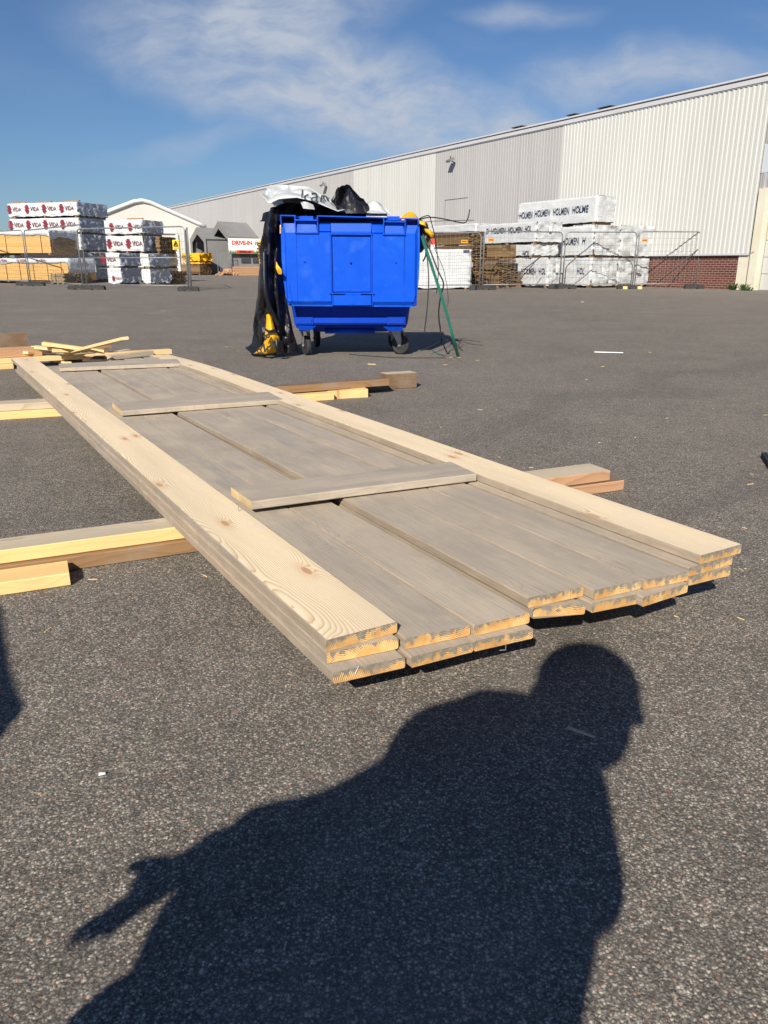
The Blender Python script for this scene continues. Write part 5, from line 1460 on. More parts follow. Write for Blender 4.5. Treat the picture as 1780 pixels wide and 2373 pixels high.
# raised tray on the lid, split in fields with chamfers
bm = bmesh.new()
def field(x0, x1, y0, y1, d=.028, c=(14, 14, 58, 6)):      # chamfer left, right, top, bottom in close-up px
    base = [P(x0, y1, LYf-.0005), P(x1, y1, LYf-.0005), P(x1, y0, LYf-.0005), P(x0, y0, LYf-.0005)]
    top = [P(x0+c[0], y1-c[3], LYf-d), P(x1-c[1], y1-c[3], LYf-d), P(x1-c[1], y0+c[2], LYf-d), P(x0+c[0], y0+c[2], LYf-d)]
    A = [bm.verts.new(p) for p in base]; B = [bm.verts.new(p) for p in top]
    bm.faces.new(B)
    for k in range(4): bm.faces.new((A[k], A[(k+1) % 4], B[(k+1) % 4], B[k]))
field(306, 386, 362, 940, c=(8, 1, 66, 26))
field(387, 630, 420, 940, c=(1, 4, 12, 26))
field(544, 630, 365, 419, c=(4, 1, 8, 1), d=.020)
field(1146, 1240, 375, 944, c=(1, 20, 58, 26))
field(916, 1145, 430, 944, c=(4, 1, 12, 26))
field(632, 914, 362, 436, c=(2, 2, 58, 1), d=.030)
field(916, 1000, 370, 429, c=(1, 4, 8, 1), d=.020)
field(636, 912, 452, 850, c=(4, 4, 4, 4), d=.014)
field(634, 916, 862, 948, c=(6, 6, 10, 6), d=.030)
fix(bm); link('raised_fields', bm, MA['blue'], lid)
bm = bmesh.new()
def rib(x0, y0, x1, y1, d=.036, w_=.004, base=.0):
    A, B = Vector(P(x0, y0, LYf)), Vector(P(x1, y1, LYf)); dv = (B-A).normalized(); s_ = Vector((dv.z, 0, -dv.x))*w_
    hexa(bm, [A-s_, A+s_, B+s_, B-s_], [q+Vector((0, -d, 0)) for q in (A-s_, A+s_, B+s_, B-s_)])
rib(631, 430, 632, 855, .040); rib(915, 435, 916, 855, .040); rib(620, 439, 925, 441, .042); rib(612, 856, 720, 859, .044, .005); rib(835, 857, 935, 860, .044, .005); rib(635, 862, 633, 945, .034); rib(918, 862, 920, 945, .034)
rib(386, 430, 388, 530, .036, .0035); rib(542, 430, 543, 510, .034, .0035); rib(1000, 430, 1001, 520, .034, .0035); rib(1150, 440, 1146, 930, .034, .003); rib(387, 540, 388, 920, .031, .002)
for (x0, x1, y0, y1) in ((385, 542, 312, 430), (1000, 1150, 322, 442)):
    rib(x0, y0, x0+1, y1, .050, .005); rib(x1, y0, x1-1, y1, .050, .005); rib(x0-6, y1, x1+6, y1+1, .046, .004); rib(x0, y0+28, x1, y0+30, .062, .006)
for (pts) in (((322, 790), (330, 850), (345, 912)), ((1215, 800), (1222, 870), (1205, 920))):
    for q, r_ in zip(pts, pts[1:]): rib(q[0], q[1], r_[0], r_[1], .036, .008)
fix(bm); link('stiffening_rib', bm, MA['blue'], lid)
for (x0, x1, y0, y1) in ((390, 537, 345, 428), (1005, 1145, 355, 438)):
    bm = bmesh.new(); base = [P(x0-2, y1, LYf-.001), P(x1+2, y1, LYf-.001), P(x1+2, y0, LYf-.001), P(x0-2, y0, LYf-.001)]; top = [P(x0, y1-2, LYf-.030), P(x1, y1-2, LYf-.030), P(x1-14, y0+4, LYf-.012), P(x0+14, y0+4, LYf-.012)]
    hexa(bm, base, top); fix(bm); link('hinge_pocket', bm, MA['blue'], lid)
    bm = bmesh.new(); xm0, xm1 = lx(x0+22), lx(x1-30)
    box(bm, xm0, xm1, LYf+.06, LYf+.09, lz(345), lz(308)); box(bm, xm0-.01, xm1+.01, LYf-.035, LYf+.06, lz(341), lz(336)); link('hinge', bm, MA['blue'], lid)
bm = bmesh.new(); tube(bm, [(lx(385), LYf+.105, lz(316)), (lx(1150), LYf+.105, lz(328))], .010, 10); link('hinge_rod', bm, MA['blue2'], bin_)
bm = bmesh.new()
for (x, y) in ((445, 636), (768, 641), (1088, 642)): lathe(bm, [(.006, LYf-.0315), (.010, LYf-.030), (.010, LYf-.01)], (lx(x), 0, lz(y)), 'y', 10)
for (x, y) in ((322, 932), (775, 940), (1222, 940)):
    lathe(bm, [(.004, LYf-.037), (.013, LYf-.036), (.015, LYf-.02)], (lx(x), 0, lz(y)), 'y', 12)
link('stud', bm, MA['blue2'], lid)
# upper lid panel strips behind (rear lid still standing)
bm = bmesh.new(); box(bm, -.64, .66, .50, .53, 1.272, 1.36); link('rear_rim', bm, MA['blue2'], bin_)
# castors
def castor(pos, ang, r=.100, label=None):
    cs = empty('castor', pos, ang); cs.parent = bin_
    bm = bmesh.new(); prof = []
    for k in range(9):
        a = R(-90 + 180*k/8); prof.append((r-.016+.016*math.cos(a)*1.0 if abs(math.sin(a)) < .99 else r-.03, .025*math.sin(a)))
    prof = [(.068, -.024)] + [(r-.012, -.026), (r-.003, -.020), (r, -.008), (r, .008), (r-.003, .020), (r-.012, .026)] + [(.068, .024)]
    lathe(bm, prof, (0, 0, r), 'x', 32); o = link('tyre', bm, MA['rubber'], cs)
    bm = bmesh.new(); lathe(bm, [(.012, -.030), (.022, -.028), (.024, -.018), (.060, -.014), (.0685, -.022), (.0685, .022), (.060, .014), (.024, .018), (.022, .028), (.012, .030)], (0, 0, r), 'x', 28)
    for k in range(6): box(bm, -.020, .020, -.004, .004, .022, .064, M=Matrix.Translation((0, 0, r)) @ Matrix.Rotation(R(60*k), 4, 'X'))
    fix(bm); link('rim', bm, MA['hub'], cs)
    bm = bmesh.new(); top = lz(1138) - .0
    dyk = .045
    for s_ in (-1, 1):
        x0, x1 = s_*.034, s_*.038
        pr_ = [(-.016, r-.018), (.016, r-.018), (.024, r+.02), (dyk+.055, top-.01), (dyk-.055, top-.01), (-.03, r+.05)]
        A = [bm.verts.new((x0, y, z)) for y, z in pr_]; B = [bm.verts.new((x1, y, z)) for y, z in pr_]
        bm.faces.new(A); bm.faces.new(B[::-1])
        for k in range(6): bm.faces.new((A[k], B[k], B[(k+1) % 6], A[(k+1) % 6]))
    box(bm, -.040, .040, dyk-.058, dyk+.058, top-.012, top)
    lathe(bm, [(.052, top+.002), (.056, top+.010), (.052, top+.02)], (0, dyk, 0), 'z', 20)
    lathe(bm, [(.012, -.046), (.012, .046)], (0, 0, r), 'x', 10)
    fix(bm); link('fork', bm, MA['galv'], cs)
    bm = bmesh.new(); box(bm, -.06, .06, dyk-.055, dyk+.055, top+.021, lz(1126)+.01); link('top_plate', bm, MA['galv'], cs)
    return cs
w_l = ground(*Z5(458, 1300)) - BC; w_r = ground(*Z5(1130, 1296)) - BC
castor((w_l.x, w_l.y+.03, 0), R(24)); castor((w_r.x, w_r.y+.03, 0), R(58))
castor((w_l.x+.06, w_l.y+.86, 0), R(12)); castor((w_r.x-.04, w_r.y+.62, 0), R(35))

# ================================================================== FILM HEAP
def facet(p, s, seed=0.):
    q = Vector((p[0]*s+seed, p[1]*s+seed*.7, p[2]*s-seed*.3))
    d, pts = mn.voronoi(q)
    return d[1]-d[0]
def crumple(p, seed, a1=.05, a2=.018):
    p = Vector(p)
    w_ = Vector((fbm(p*2+Vector((seed, 0, 0)), 2), fbm(p*2+Vector((0, seed, 5)), 2), fbm(p*2+Vector((9, 0, seed)), 2)))*.12
    q = p + w_
    return (facet(q, 3.4, seed)-.35)*a1*1.9 + (facet(q, 7., seed+4)-.35)*a2*1.3 + fbm(q*1.7, 2)*a1*.7
def sheet(name, label, cat, rows, mat_, seed, n=8, amp=.05, amp2=.018, direction=(0, -1, 0), foldf=0., foldamp=0., group=None, parent=None, thick=.004, m2=None):
    """rows of control points (each the same count), lofted and crumpled"""
    R_ = [spline(r, n) for r in rows]; cols_ = len(R_[0])
    full = []
    for c in range(cols_): full.append(spline([R_[r][c] for r in range(len(R_))], n))
    G_ = []; D = Vector(direction)
    bm = bmesh.new()
    nr = len(full[0])
    for c in range(cols_):
        colv = []
        for r in range(nr):
            p = full[c][r]
            k = crumple(p, seed, amp, amp2)
            if foldf: 
                t = c/(cols_-1)*foldf + .35*math.sin(r/nr*5+seed) + fbm((p.x*2, p.z*1.2, seed), 2)*.8
                k += (abs((t % 1)-.5)*2-.5)*foldamp
            q = p + D*k
            q.x += fbm((p.z*4+seed, p.x*3, 0), 2)*.015
            q.z = max(q.z, .008)
            colv.append(bm.verts.new(q))
        G_.append(colv)
    for i in range(cols_-1):
        for j in range(nr-1):
            bm.faces.new((G_[i][j], G_[i][j+1], G_[i+1][j+1], G_[i+1][j])).smooth = (mat_ != 'blackfilm')
    fix(bm)
    o = link(name, bm, MA[mat_], parent)
    sm = o.modifiers.new('s', 'SOLIDIFY'); sm.thickness = thick
    if not parent: tag(o, label, cat, group)
    return o
def q5(x, y, Y): return onY(*Z5(x, y), Y)
GF = 'sheets of waste plastic film heaped on the blue bin'
# black film hanging down the left side to the ground
rows = [[q5(170, 292, 8.0), q5(212, 258, 8.25), q5(262, 235, 8.5), q5(320, 225, 8.4), q5(400, 230, 8.2)],
        [q5(172, 330, 7.86), q5(205, 320, 7.80), q5(240, 330, 7.84), q5(275, 330, 7.95), q5(330, 330, 8.05)],
        [q5(138, 520, 7.82), q5(180, 520, 7.74), q5(225, 520, 7.82), q5(262, 520, 7.92), q5(300, 520, 8.05)],
        [q5(128, 700, 7.80), q5(168, 700, 7.70), q5(215, 700, 7.80), q5(258, 700, 7.88), q5(300, 700, 8.05)],
        [q5(112, 860, 7.86), q5(160, 860, 7.66), q5(212, 860, 7.76), q5(262, 860, 7.84), q5(312, 860, 8.02)],
        [q5(92, 1040, 7.95), q5(140, 1040, 7.78), q5(215, 1040, 7.80), q5(275, 1040, 7.80), q5(345, 1040, 7.98)],
        [q5(78, 1180, 8.02), q5(120, 1200, 7.86), q5(210, 1200, 7.80), q5(290, 1200, 7.82), q5(378, 1180, 7.95)],
        [q5(60, 1262, 8.02), q5(110, 1275, 7.92), q5(205, 1285, 7.92), q5(300, 1290, 7.90), q5(400, 1270, 8.0)]]
sheet('black_film', 'long black plastic sheet hanging down the left side of the bin to the asphalt', 'plastic film', rows, 'blackfilm', 3., n=9, amp=.06, amp2=.022, foldf=3.2, foldamp=.06, group=GF)
# inner back layer
rows = [[q5(200, 250, 8.55), q5(300, 225, 8.7), q5(400, 230, 8.6)], [q5(165, 420, 8.25), q5(210, 420, 8.5), q5(290, 420, 8.5)], [q5(130, 800, 8.15), q5(200, 800, 8.4), q5(300, 800, 8.4)], [q5(80, 1205, 8.30), q5(200, 1230, 8.5), q5(350, 1220, 8.4)]]
sheet('black_film', 'inner black plastic sheet behind the hanging one at the bin side', 'plastic film', rows, 'blackfilm', 8., n=8, amp=.05, foldf=3., foldamp=.03, group=GF)
rows = [[q5(178, 1108, 7.62), q5(200, 1122, 7.60), q5(244, 1112, 7.64)], [q5(176, 1124, 7.62), q5(205, 1142, 7.60), q5(250, 1138, 7.64)]]
sheet('black_film', 'black film strip crossing the yellow film near the asphalt', 'plastic film', rows, 'blackfilm', 14., n=6, amp=.01, amp2=.004, group=GF)
rows = [[q5(232, 1180, 7.62), q5(262, 1200, 7.62), q5(292, 1190, 7.70)], [q5(240, 1230, 7.62), q5(262, 1260, 7.60), q5(300, 1275, 7.70)], [q5(252, 1286, 7.70), q5(272, 1292, 7.68), q5(306, 1290, 7.74)]]
sheet('black_film', 'narrow black film flap right of the yellow film foot', 'plastic film', rows, 'blackfilm', 16., n=6, amp=.02, amp2=.008, group=GF)
# a rolled hem running down
bm = bmesh.new(); tube(bm, spline([q5(160, 560, 7.70), q5(165, 800, 7.64), q5(190, 930, 7.66), q5(225, 1010, 7.70), q5(262, 1090, 7.74)], 8), [.022]*41, 8)
o = link('black_film', bm, MA['blackfilm']); tag(o, 'rolled black film hem hanging in front of the left sheet', 'plastic film', GF)
# black tail tip on the ground at far left
rows = [[q5(95, 1150, 7.98), q5(70, 1220, 8.02), q5(25, 1250, 8.06)], [q5(120, 1200, 7.9), q5(90, 1245, 7.94), q5(40, 1262, 8.0)], [q5(150, 1290, 7.86), q5(110, 1290, 7.88), q5(78, 1298, 7.9)]]
sheet('black_film', 'pointed black film tip lying on the asphalt left of the bin', 'plastic film', rows, 'blackfilm', 5., n=6, amp=.02, amp2=.008, group=GF)
# yellow film pieces low left
rows = [[q5(176, 1015, 7.74), q5(192, 1010, 7.72), q5(205, 1020, 7.74)], [q5(172, 1100, 7.70), q5(205, 1100, 7.64), q5(235, 1112, 7.72)], [q5(165, 1150, 7.70), q5(215, 1150, 7.62), q5(258, 1160, 7.70)], [q5(150, 1215, 7.72), q5(215, 1215, 7.64), q5(272, 1190, 7.72)], [q5(100, 1275, 7.78), q5(180, 1285, 7.74), q5(262, 1240, 7.76)], [q5(82, 1290, 7.82), q5(170, 1292, 7.80), q5(240, 1282, 7.80)]]
yf = sheet('yellow_film', 'crumpled yellow printed film at the foot of the bin, left side', 'plastic film', rows, 'yellowfilm', 2., n=8, amp=.045, amp2=.015, group=GF)
def letters_on(parent, items, mat_='blackink'):
    bm = bmesh.new()
    for (ch_, x, y, Y, size, rot) in items:
        p = q5(x, y, Y); M = Matrix.Translation(p) @ Matrix.Rotation(R(rot), 4, 'Y') @ Matrix.Rotation(R(90), 4, 'X')
        join(bm, text_bm(ch_, size, .004, 0, 1.0), M)
    link('lettering', bm, MA[mat_], parent)
letters_on(yf, [('R', 178, 1170, 7.585, .085, 70), ('T', 205, 1232, 7.60, .09, 55), ('N', 160, 1250, 7.64, .09, 35), ('O', 125, 1272, 7.72, .06, 30)])
rows = [[q5(240, 632, 7.72), q5(256, 660, 7.70)], [q5(243, 680, 7.70), q5(284, 690, 7.70)], [q5(262, 722, 7.72), q5(287, 725, 7.72)]]
sheet('yellow_film', 'small yellow film scrap poking out midway down the left side', 'plastic film', rows, 'yellowfilm', 6., n=6, amp=.015, amp2=.006, group=GF)
rows = [[q5(146, 470, 7.84), q5(118, 492, 7.86)], [q5(142, 560, 7.84), q5(112, 545, 7.86)], [q5(142, 670, 7.84), q5(130, 650, 7.86)]]
ys_ = sheet('yellow_film', 'narrow yellow film edge with black letters, leftmost beside the banner', 'plastic film', rows, 'yellowfilm', 7., n=6, amp=.015, amp2=.006, group=GF)
letters_on(ys_, [('D', 127, 515, 7.82, .06, 95), ('P', 124, 548, 7.82, .06, 95), ('D', 126, 580, 7.82, .06, 95), ('I', 130, 612, 7.82, .06, 95)])
rows = [[q5(272, 372, 7.84), q5(290, 372, 7.84)], [q5(272, 400, 7.83), q5(290, 400, 7.84)], [q5(274, 436, 7.84), q5(290, 430, 7.84)]]
sheet('yellow_film', 'tiny yellow film corner at the upper left lid edge', 'plastic film', rows, 'yellowfilm', 9., n=5, amp=.01, amp2=.004, group=GF)
# mounded films over the opening: silhouette-driven sheets with real depth
def mound(name, label, sil, base_y5, Yf, Yb, Ym, mat_, seed, amp=.05, amp2=.02, nx=64, ny=26, group=GF, low=0.0):
    bm = bmesh.new(); xs = [s_[0] for s_ in sil]; x0, x1 = xs[0], xs[-1]
    top = lin([(x, y) for x, y in sil]); G_ = []; hem = lin(base_y5) if isinstance(base_y5, list) else (lambda q: base_y5)
    for i in range(nx+1):
        xx = x0 + (x1-x0)*i/nx; colv = []
        zt_ = onY(*Z5(xx, top(xx)), Ym).z; zb_ = onY(*Z5(xx, hem(xx)), Ym).z - low
        for j in range(ny+1):
            t = j/ny; Y = Yf + (Yb-Yf)*t
            pk = (Ym-Yf)/(Yb-Yf)
            s_ = t/pk if t < pk else (1-t)/(1-pk)
            h = zb_ + (zt_-zb_)*(s_**.62)
            p = Vector((onY(Z5(xx, 0)[0], 500, Ym).x, Y, h))
            k = crumple(p, seed, amp, amp2)*min(1, s_*2.2)*(.25 if s_ > .93 else 1.)
            p += Vector((0, -.8*k, .55*k))
            colv.append(bm.verts.new(p))
        G_.append(colv)
    for i in range(nx):
        for j in range(ny): bm.faces.new((G_[i][j], G_[i+1][j], G_[i+1][j+1], G_[i][j+1])).smooth = (mat_ != 'blackfilm')
    fix(bm); o = link(name, bm, MA[mat_]); sm = o.modifiers.new('s', 'SOLIDIFY'); sm.thickness = .004
    return tag(o, label, 'plastic film', group)
mound('black_film', 'low black film heap filling the bin opening behind the lid', [(170, 318), (178, 286), (215, 248), (290, 212), (330, 205), (420, 215), (520, 225), (700, 265), (880, 270), (1030, 290), (1060, 330)], 360, 7.90, 8.9, 8.30, 'blackfilm', 12., amp=.10, amp2=.03, nx=110, ny=44)
mound('black_film', 'tall black film peak in the middle of the heap', [(630, 215), (655, 180), (690, 115), (720, 78), (752, 66), (772, 72), (800, 110), (830, 150), (845, 168), (870, 175), (890, 210), (925, 262), (980, 285), (1035, 300)], 300, 7.98, 8.6, 8.22, 'blackfilm', 15., amp=.15, amp2=.075, nx=130, ny=64)
wf = mound('white_film', 'white film with large grey letters draped over the left of the heap', [(176, 150), (185, 108), (215, 84), (300, 80), (385, 82), (470, 92), (512, 108), (560, 145), (620, 178), (680, 225), (745, 265)], [(176, 170), (232, 240), (300, 208), (420, 196), (540, 222), (610, 254), (700, 290), (745, 276)], 7.86, 8.62, 8.20, 'whitefilm', 21., amp=.085, amp2=.014, nx=96, ny=40, low=0.)
sheet('white_film', 'white film flap folded under at the upper left corner of the heap', 'plastic film',
      [[q5(182, 120, 8.1), q5(188, 180, 8.0), q5(232, 236, 7.95)], [q5(215, 150, 8.0), q5(225, 185, 7.92), q5(262, 226, 7.92)], [q5(300, 190, 7.95), q5(290, 200, 7.92), q5(300, 214, 7.94)]], 'whitefilm', 24., n=7, amp=.04, amp2=.012, group=GF)
sheet('white_film', 'narrow white film fold showing below the grey letters', 'plastic film',
      [[q5(415, 200, 7.90), q5(440, 256, 7.82)], [q5(452, 205, 7.84), q5(470, 258, 7.78)], [q5(500, 222, 7.88), q5(512, 262, 7.80)]], 'whitefilm', 27., n=7, amp=.05, amp2=.012, group=GF)
mound('white_film', 'greyish white film lump right of the tall black peak', [(890, 225), (905, 205), (935, 195), (975, 205), (1020, 235), (1060, 272), (1100, 310), (1120, 330)], 330, 8.0, 8.6, 8.26, 'whitefilm', 29., amp=.06, amp2=.015, nx=40, ny=24)
mound('yellow_film', 'yellow film lump on the upper right corner of the bin', [(1132, 318), (1150, 295), (1185, 278), (1215, 280), (1240, 300), (1262, 330)], 345, 7.93, 8.5, 8.15, 'yellowfilm', 31., amp=.05, amp2=.015, nx=30, ny=22)
# the grey letters k a r printed on the white film: laid onto its surface
from mathutils.bvhtree import BVHTree
bpy.context.view_layer.update()
tr_ = BVHTree.FromPolygons([v.co.copy() for v in wf.data.vertices], [tuple(p.vertices) for p in wf.data.polygons])
for ch_, x, y, size, rot in (('k', 449, 166, .165, 6), ('a', 522, 163, .175, 8), ('r', 582, 172, .16, 14)):
    p = q5(x, y, 7.8); M = Matrix.Translation(p) @ Matrix.Rotation(R(rot), 4, 'Y') @ Matrix.Rotation(R(90), 4, 'X')
    bm = bmesh.new(); join(bm, text_bm(ch_, size, -.001, 0, 1.15, 0.), M)
    bmesh.ops.subdivide_edges(bm, edges=bm.edges, cuts=5, use_grid_fill=True)
    for v in bm.verts:
        o_ = Vector((0, 0, HC)); h_ = tr_.ray_cast(o_, (v.co - o_).normalized())
        if h_[0] is not None: v.co = h_[0] + (o_ - h_[0]).normalized()*.022
        else: v.co.y += .3
    link('lettering', bm, MA['kar'], wf)
# bundle hanging off the right corner
rows = [[q5(1240, 330, 8.0), q5(1275, 335, 7.98), q5(1330, 362, 8.0)], [q5(1256, 390, 7.96), q5(1300, 400, 7.86), q5(1345, 410, 7.98)], [q5(1262, 440, 7.96), q5(1320, 440, 7.88), q5(1372, 442, 7.98)], [q5(1262, 500, 7.98), q5(1290, 500, 7.92), q5(1340, 474, 8.0)], [q5(1262, 560, 8.02), q5(1268, 570, 8.0), q5(1282, 560, 8.04)]]
sheet('black_film', 'crumpled black film hanging off the upper right corner of the bin', 'plastic film', rows, 'blackfilm', 33., n=8, amp=.06, amp2=.02, group=GF)
rows = [[q5(1250, 340, 7.86), q5(1300, 350, 7.84), q5(1310, 372, 7.86)], [q5(1270, 365, 7.84), q5(1290, 372, 7.82), q5(1312, 385, 7.86)]]
sheet('yellow_film', 'yellow film fold at the top of the right hand bundle', 'plastic film', rows, 'yellowfilm', 35., n=6, amp=.02, amp2=.008, group=GF)
rows = [[q5(1305, 398, 7.86), q5(1335, 405, 7.84), q5(1366, 432, 7.86)], [q5(1310, 420, 7.86), q5(1340, 432, 7.82), q5(1366, 448, 7.86)], [q5(1335, 450, 7.88), q5(1350, 458, 7.84), q5(1358, 460, 7.86)]]
sheet('yellow_film', 'yellow film tongue low on the right hand bundle', 'plastic film', rows, 'yellowfilm', 37., n=6, amp=.02, amp2=.008, group=GF)
# straps
GS = 'packing straps spilling from the right of the bin'
def strap(pts, w_, mat_, label, flat=True):
    bm = bmesh.new(); P_ = spline([q5(*p) if len(p) == 3 and not isinstance(p, Vector) else p for p in pts], 8)
    if flat: ribbon(bm, P_, w_, .0015, (1, .25, 0))
    else: tube(bm, P_, w_/2, 5)
    fix(bm); tag(link('packing_strap', bm, MA[mat_]), label, 'strap', GS)
def gq(x, y): v = ground(*Z5(x, y)); v.z = .006; return v
strap([(1262, 330, 8.0), (1300, 312, 7.98), (1335, 308, 7.98), (1350, 350, 7.98), (1372, 440, 7.98), (1395, 600, 7.98), (1400, 720, 7.96), (1388, 860, 7.96)], .010, 'blackstrap', 'thin black strap arching over and hanging right of the green one', False)
strap([(1262, 335, 8.0), (1340, 318, 8.02), (1440, 330, 8.05), (1530, 350, 8.08), (1590, 356, 8.1), (1612, 320, 8.1), (1624, 262, 8.1)], .012, 'blackstrap', 'black strap sticking out right and curling up at its tip', False)
strap([(1300, 352, 8.05), (1380, 345, 8.05), (1500, 342, 8.1), (1658, 338, 8.12)], .006, 'blackstrap', 'thin grey strap sticking out level to the right', False)
strap([(1270, 440, 7.94), (1305, 520, 7.9), (1325, 640, 7.88), (1332, 780, 7.86), (1322, 960, 7.85), (1300, 1148, 7.85)], .013, 'blackstrap', 'leftmost black strap hanging nearly to the ground', False)
strap([(1290, 440, 7.9), (1345, 560, 7.86), (1395, 690, 7.82), (1438, 790, 7.8), (1418, 880, 7.82), (1404, 1000, 7.84), (1415, 1120, 7.84), gq(1424, 1195)], .016, 'blackstrap', 'kinked black strap bending at its middle beside the green strap', False)
strap([(1345, 480, 7.96), (1400, 600, 7.96), (1440, 700, 7.96), (1466, 840, 7.96), (1470, 930, 7.95), (1455, 962, 7.95)], .006, 'blackstrap', 'thin looped wire like strap right of the green one', False)
strap([(1285, 450, 7.88), (1300, 505, 7.84), (1365, 700, 7.78), (1420, 870, 7.75), (1470, 1040, 7.74), (1510, 1190, 7.76), gq(1540, 1312)], .030, 'green', 'long green packing strap leaning from the bin down to the asphalt')
strap([gq(1360, 1268), gq(1400, 1292), gq(1460, 1310), gq(1540, 1322)], .020, 'green', 'short green strap end lying on the asphalt')
strap([gq(765, 1296), gq(900, 1308), gq(1150, 1322), gq(1480, 1322)], .006, 'blackstrap', 'thin black strap lying flat in front of the right wheel', False)
strap([gq(1490, 1210), gq(1530, 1230), gq(1572, 1270)], .014, 'blackstrap', 'short black strap curl on the asphalt by the green strap', False)
strap([gq(1272, 1272), gq(1350, 1240), gq(1420, 1200)], .008, 'blackstrap', 'black strap trailing on the asphalt in the bin shadow', False)
strap([gq(1480, 1195), gq(1600, 1196), gq(1700, 1206)], .005, 'blackstrap', 'thin strap lying far right on the asphalt behind the green strap', False)
strap([gq(1570, 1200), gq(1640, 1225), gq(1720, 1232)], .005, 'blackstrap', 'wavy thin strap on the asphalt, rightmost', False)
strap([(1300, 480, 7.9), (1312, 580, 7.9), (1290, 632, 7.9)], .016, 'blackstrap', 'short black strap loop beside the bin edge', False)
# red and white marker behind
mk_ = empty('marker_post', ground(1001, 668), 0, 'red and white striped marker post standing behind the straps', 'marker post')
zmk = [z_at(y, mk_.location.y) for y in (640, 590, 578, 567, 553)]
bm = bmesh.new()
for k in range(4):
    z0_, z1_ = zmk[k], zmk[k+1]-.003
    if k == 0: z0_ = 0.
    box(bm, -.075, .075, -.02, .02, z0_, z1_, mi=(0 if k in (1, 3) else 1))
link('board', bm, [MA['redplastic'], MA['white']], mk_)
bm = bmesh.new(); lathe(bm, [(.22, 0), (.22, .05), (.08, .12), (.05, .12)], (0, .05, 0), 'z', 16); link('base', bm, MA['foot'], mk_)

# ================================================================== PEOPLE (their shadows fall into the picture)
def capsules(segs, voxel=.011, mat_='skin', name='body', parent=None, smooth_it=6):
    bm = bmesh.new()
    for (a, ra, b, rb_) in segs:
        a, b = Vector(a), Vector(b); d = b-a; L = max(d.length, 1e-4)
        Mq = d.to_track_quat('Z', 'Y').to_matrix().to_4x4() if d.length > 1e-4 else Matrix.Identity(4); Mq.translation = a
        n = 16; rings = []
        prof = []
        for k in range(1, 5): t = R(-90+90*k/4); prof.append((ra*math.cos(t), ra*math.sin(t)))
        for k in range(0, 4): t = R(90*k/4); prof.append((rb_*math.cos(t), L+rb_*math.sin(t)))
        v0 = bm.verts.new(Mq @ Vector((0, 0, -ra))); v1 = bm.verts.new(Mq @ Vector((0, 0, L+rb_)))
        for (r, h) in prof: rings.append([bm.verts.new(Mq @ Vector((r*math.cos(2*math.pi*k/n), r*math.sin(2*math.pi*k/n), h))) for k in range(n)])
        for A, B in zip(rings, rings[1:]):
            for k in range(n): bm.faces.new((A[k], A[(k+1) % n], B[(k+1) % n], B[k]))
        for k in range(n): bm.faces.new((v0, rings[0][(k+1) % n], rings[0][k])); bm.faces.new((v1, rings[-1][k], rings[-1][(k+1) % n]))
    fix(bm); o = link(name, bm, MA[mat_], parent)
    rm = o.modifiers.new('r', 'REMESH'); rm.mode = 'VOXEL'; rm.voxel_size = voxel; rm.use_smooth_shade = True
    sm = o.modifiers.new('s', 'SMOOTH'); sm.iterations = smooth_it; sm.factor = .5
    return o
def head_segs(c, fwd, up, s=1.):
    c = Vector(c); f = Vector(fwd).normalized(); u = Vector(up).normalized(); r = f.cross(u).normalized()
    K = lambda a, b, d: c + r*a*s + f*b*s + u*d*s
    S_ = [(K(0, -.02, .03), .093*s, K(0, .0, .02), .088*s), (K(0, .02, -.04), .068*s, K(0, .045, -.075), .045*s), (K(0, .078, .0), .010*s, K(0, .108, -.028), .014*s),
          (K(-.03, .078, -.062), .010*s, K(.03, .078, -.062), .010*s)]
    for q in (-1, 1): S_ += [(K(q*.083, -.008, .015), .014*s, K(q*.090, -.018, -.02), .010*s), (K(q*.033, .068, .012), .015*s, K(q*.040, .066, .012), .014*s)]
    return S_
def hand_segs(w, d, palm_n, side, curl=.3, s=1., spread=.16):
    """w wrist, d pointing direction, palm_n palm normal, side: thumb side vector"""
    w = Vector(w); d = Vector(d).normalized(); t = Vector(side).normalized(); n = Vector(palm_n).normalized()
    S_ = [(w, .026*s, w + d*.03*s, .028*s)]
    for k, (off, L) in enumerate(((.030, .072), (.011, .080), (-.009, .074), (-.028, .058))):
        b = w + d*.085*s + t*off*s
        S_.append((w + d*.02*s + t*off*.6*s, .017*s, b, .013*s))
        dd_ = (d + t*spread*(off/.03)).normalized(); p = b
        for j, f_ in enumerate((.45, .32, .23)):
            dd_ = (dd_ + n*curl*(j+1)*.5).normalized(); q = p + dd_*L*f_*1.05*s
            S_.append((p, .0095*s - j*.0008, q, .0088*s - j*.0008)); p = q
    tb = w + d*.03*s + t*.028*s; t1_ = tb + (d*.6 + t*.8).normalized()*.036*s; t2_ = t1_ + (d*.8 + t*.45).normalized()*.03*s
    S_ += [(tb, .015*s, t1_, .012*s), (t1_, .011*s, t2_, .010*s)]
    return S_
ph = empty('person', (-.36, -.55, 0), 0, 'person in a dark jacket bending forward with a phone, seen as the large shadow', 'person')
def lean(v):
    v = Vector(v); v.x -= max(0, v.z-.93)*.95; return v
def rel(e, segs):
    if e.name != 'person': segs = [(lean(a), ra, lean(b), rb_) for a, ra, b, rb_ in segs]
    o_ = e.location; return [(Vector(a)-o_, ra, Vector(b)-o_, rb_) for a, ra, b, rb_ in segs]
hc = Vector((-.003, -.165, 1.085)); fwd = Vector((.05, .93, -.36)); upv = Vector((.10, .36, .93))
lw, rw = Vector((-.605, -.20, .815)), Vector((.03, -.10, .845))
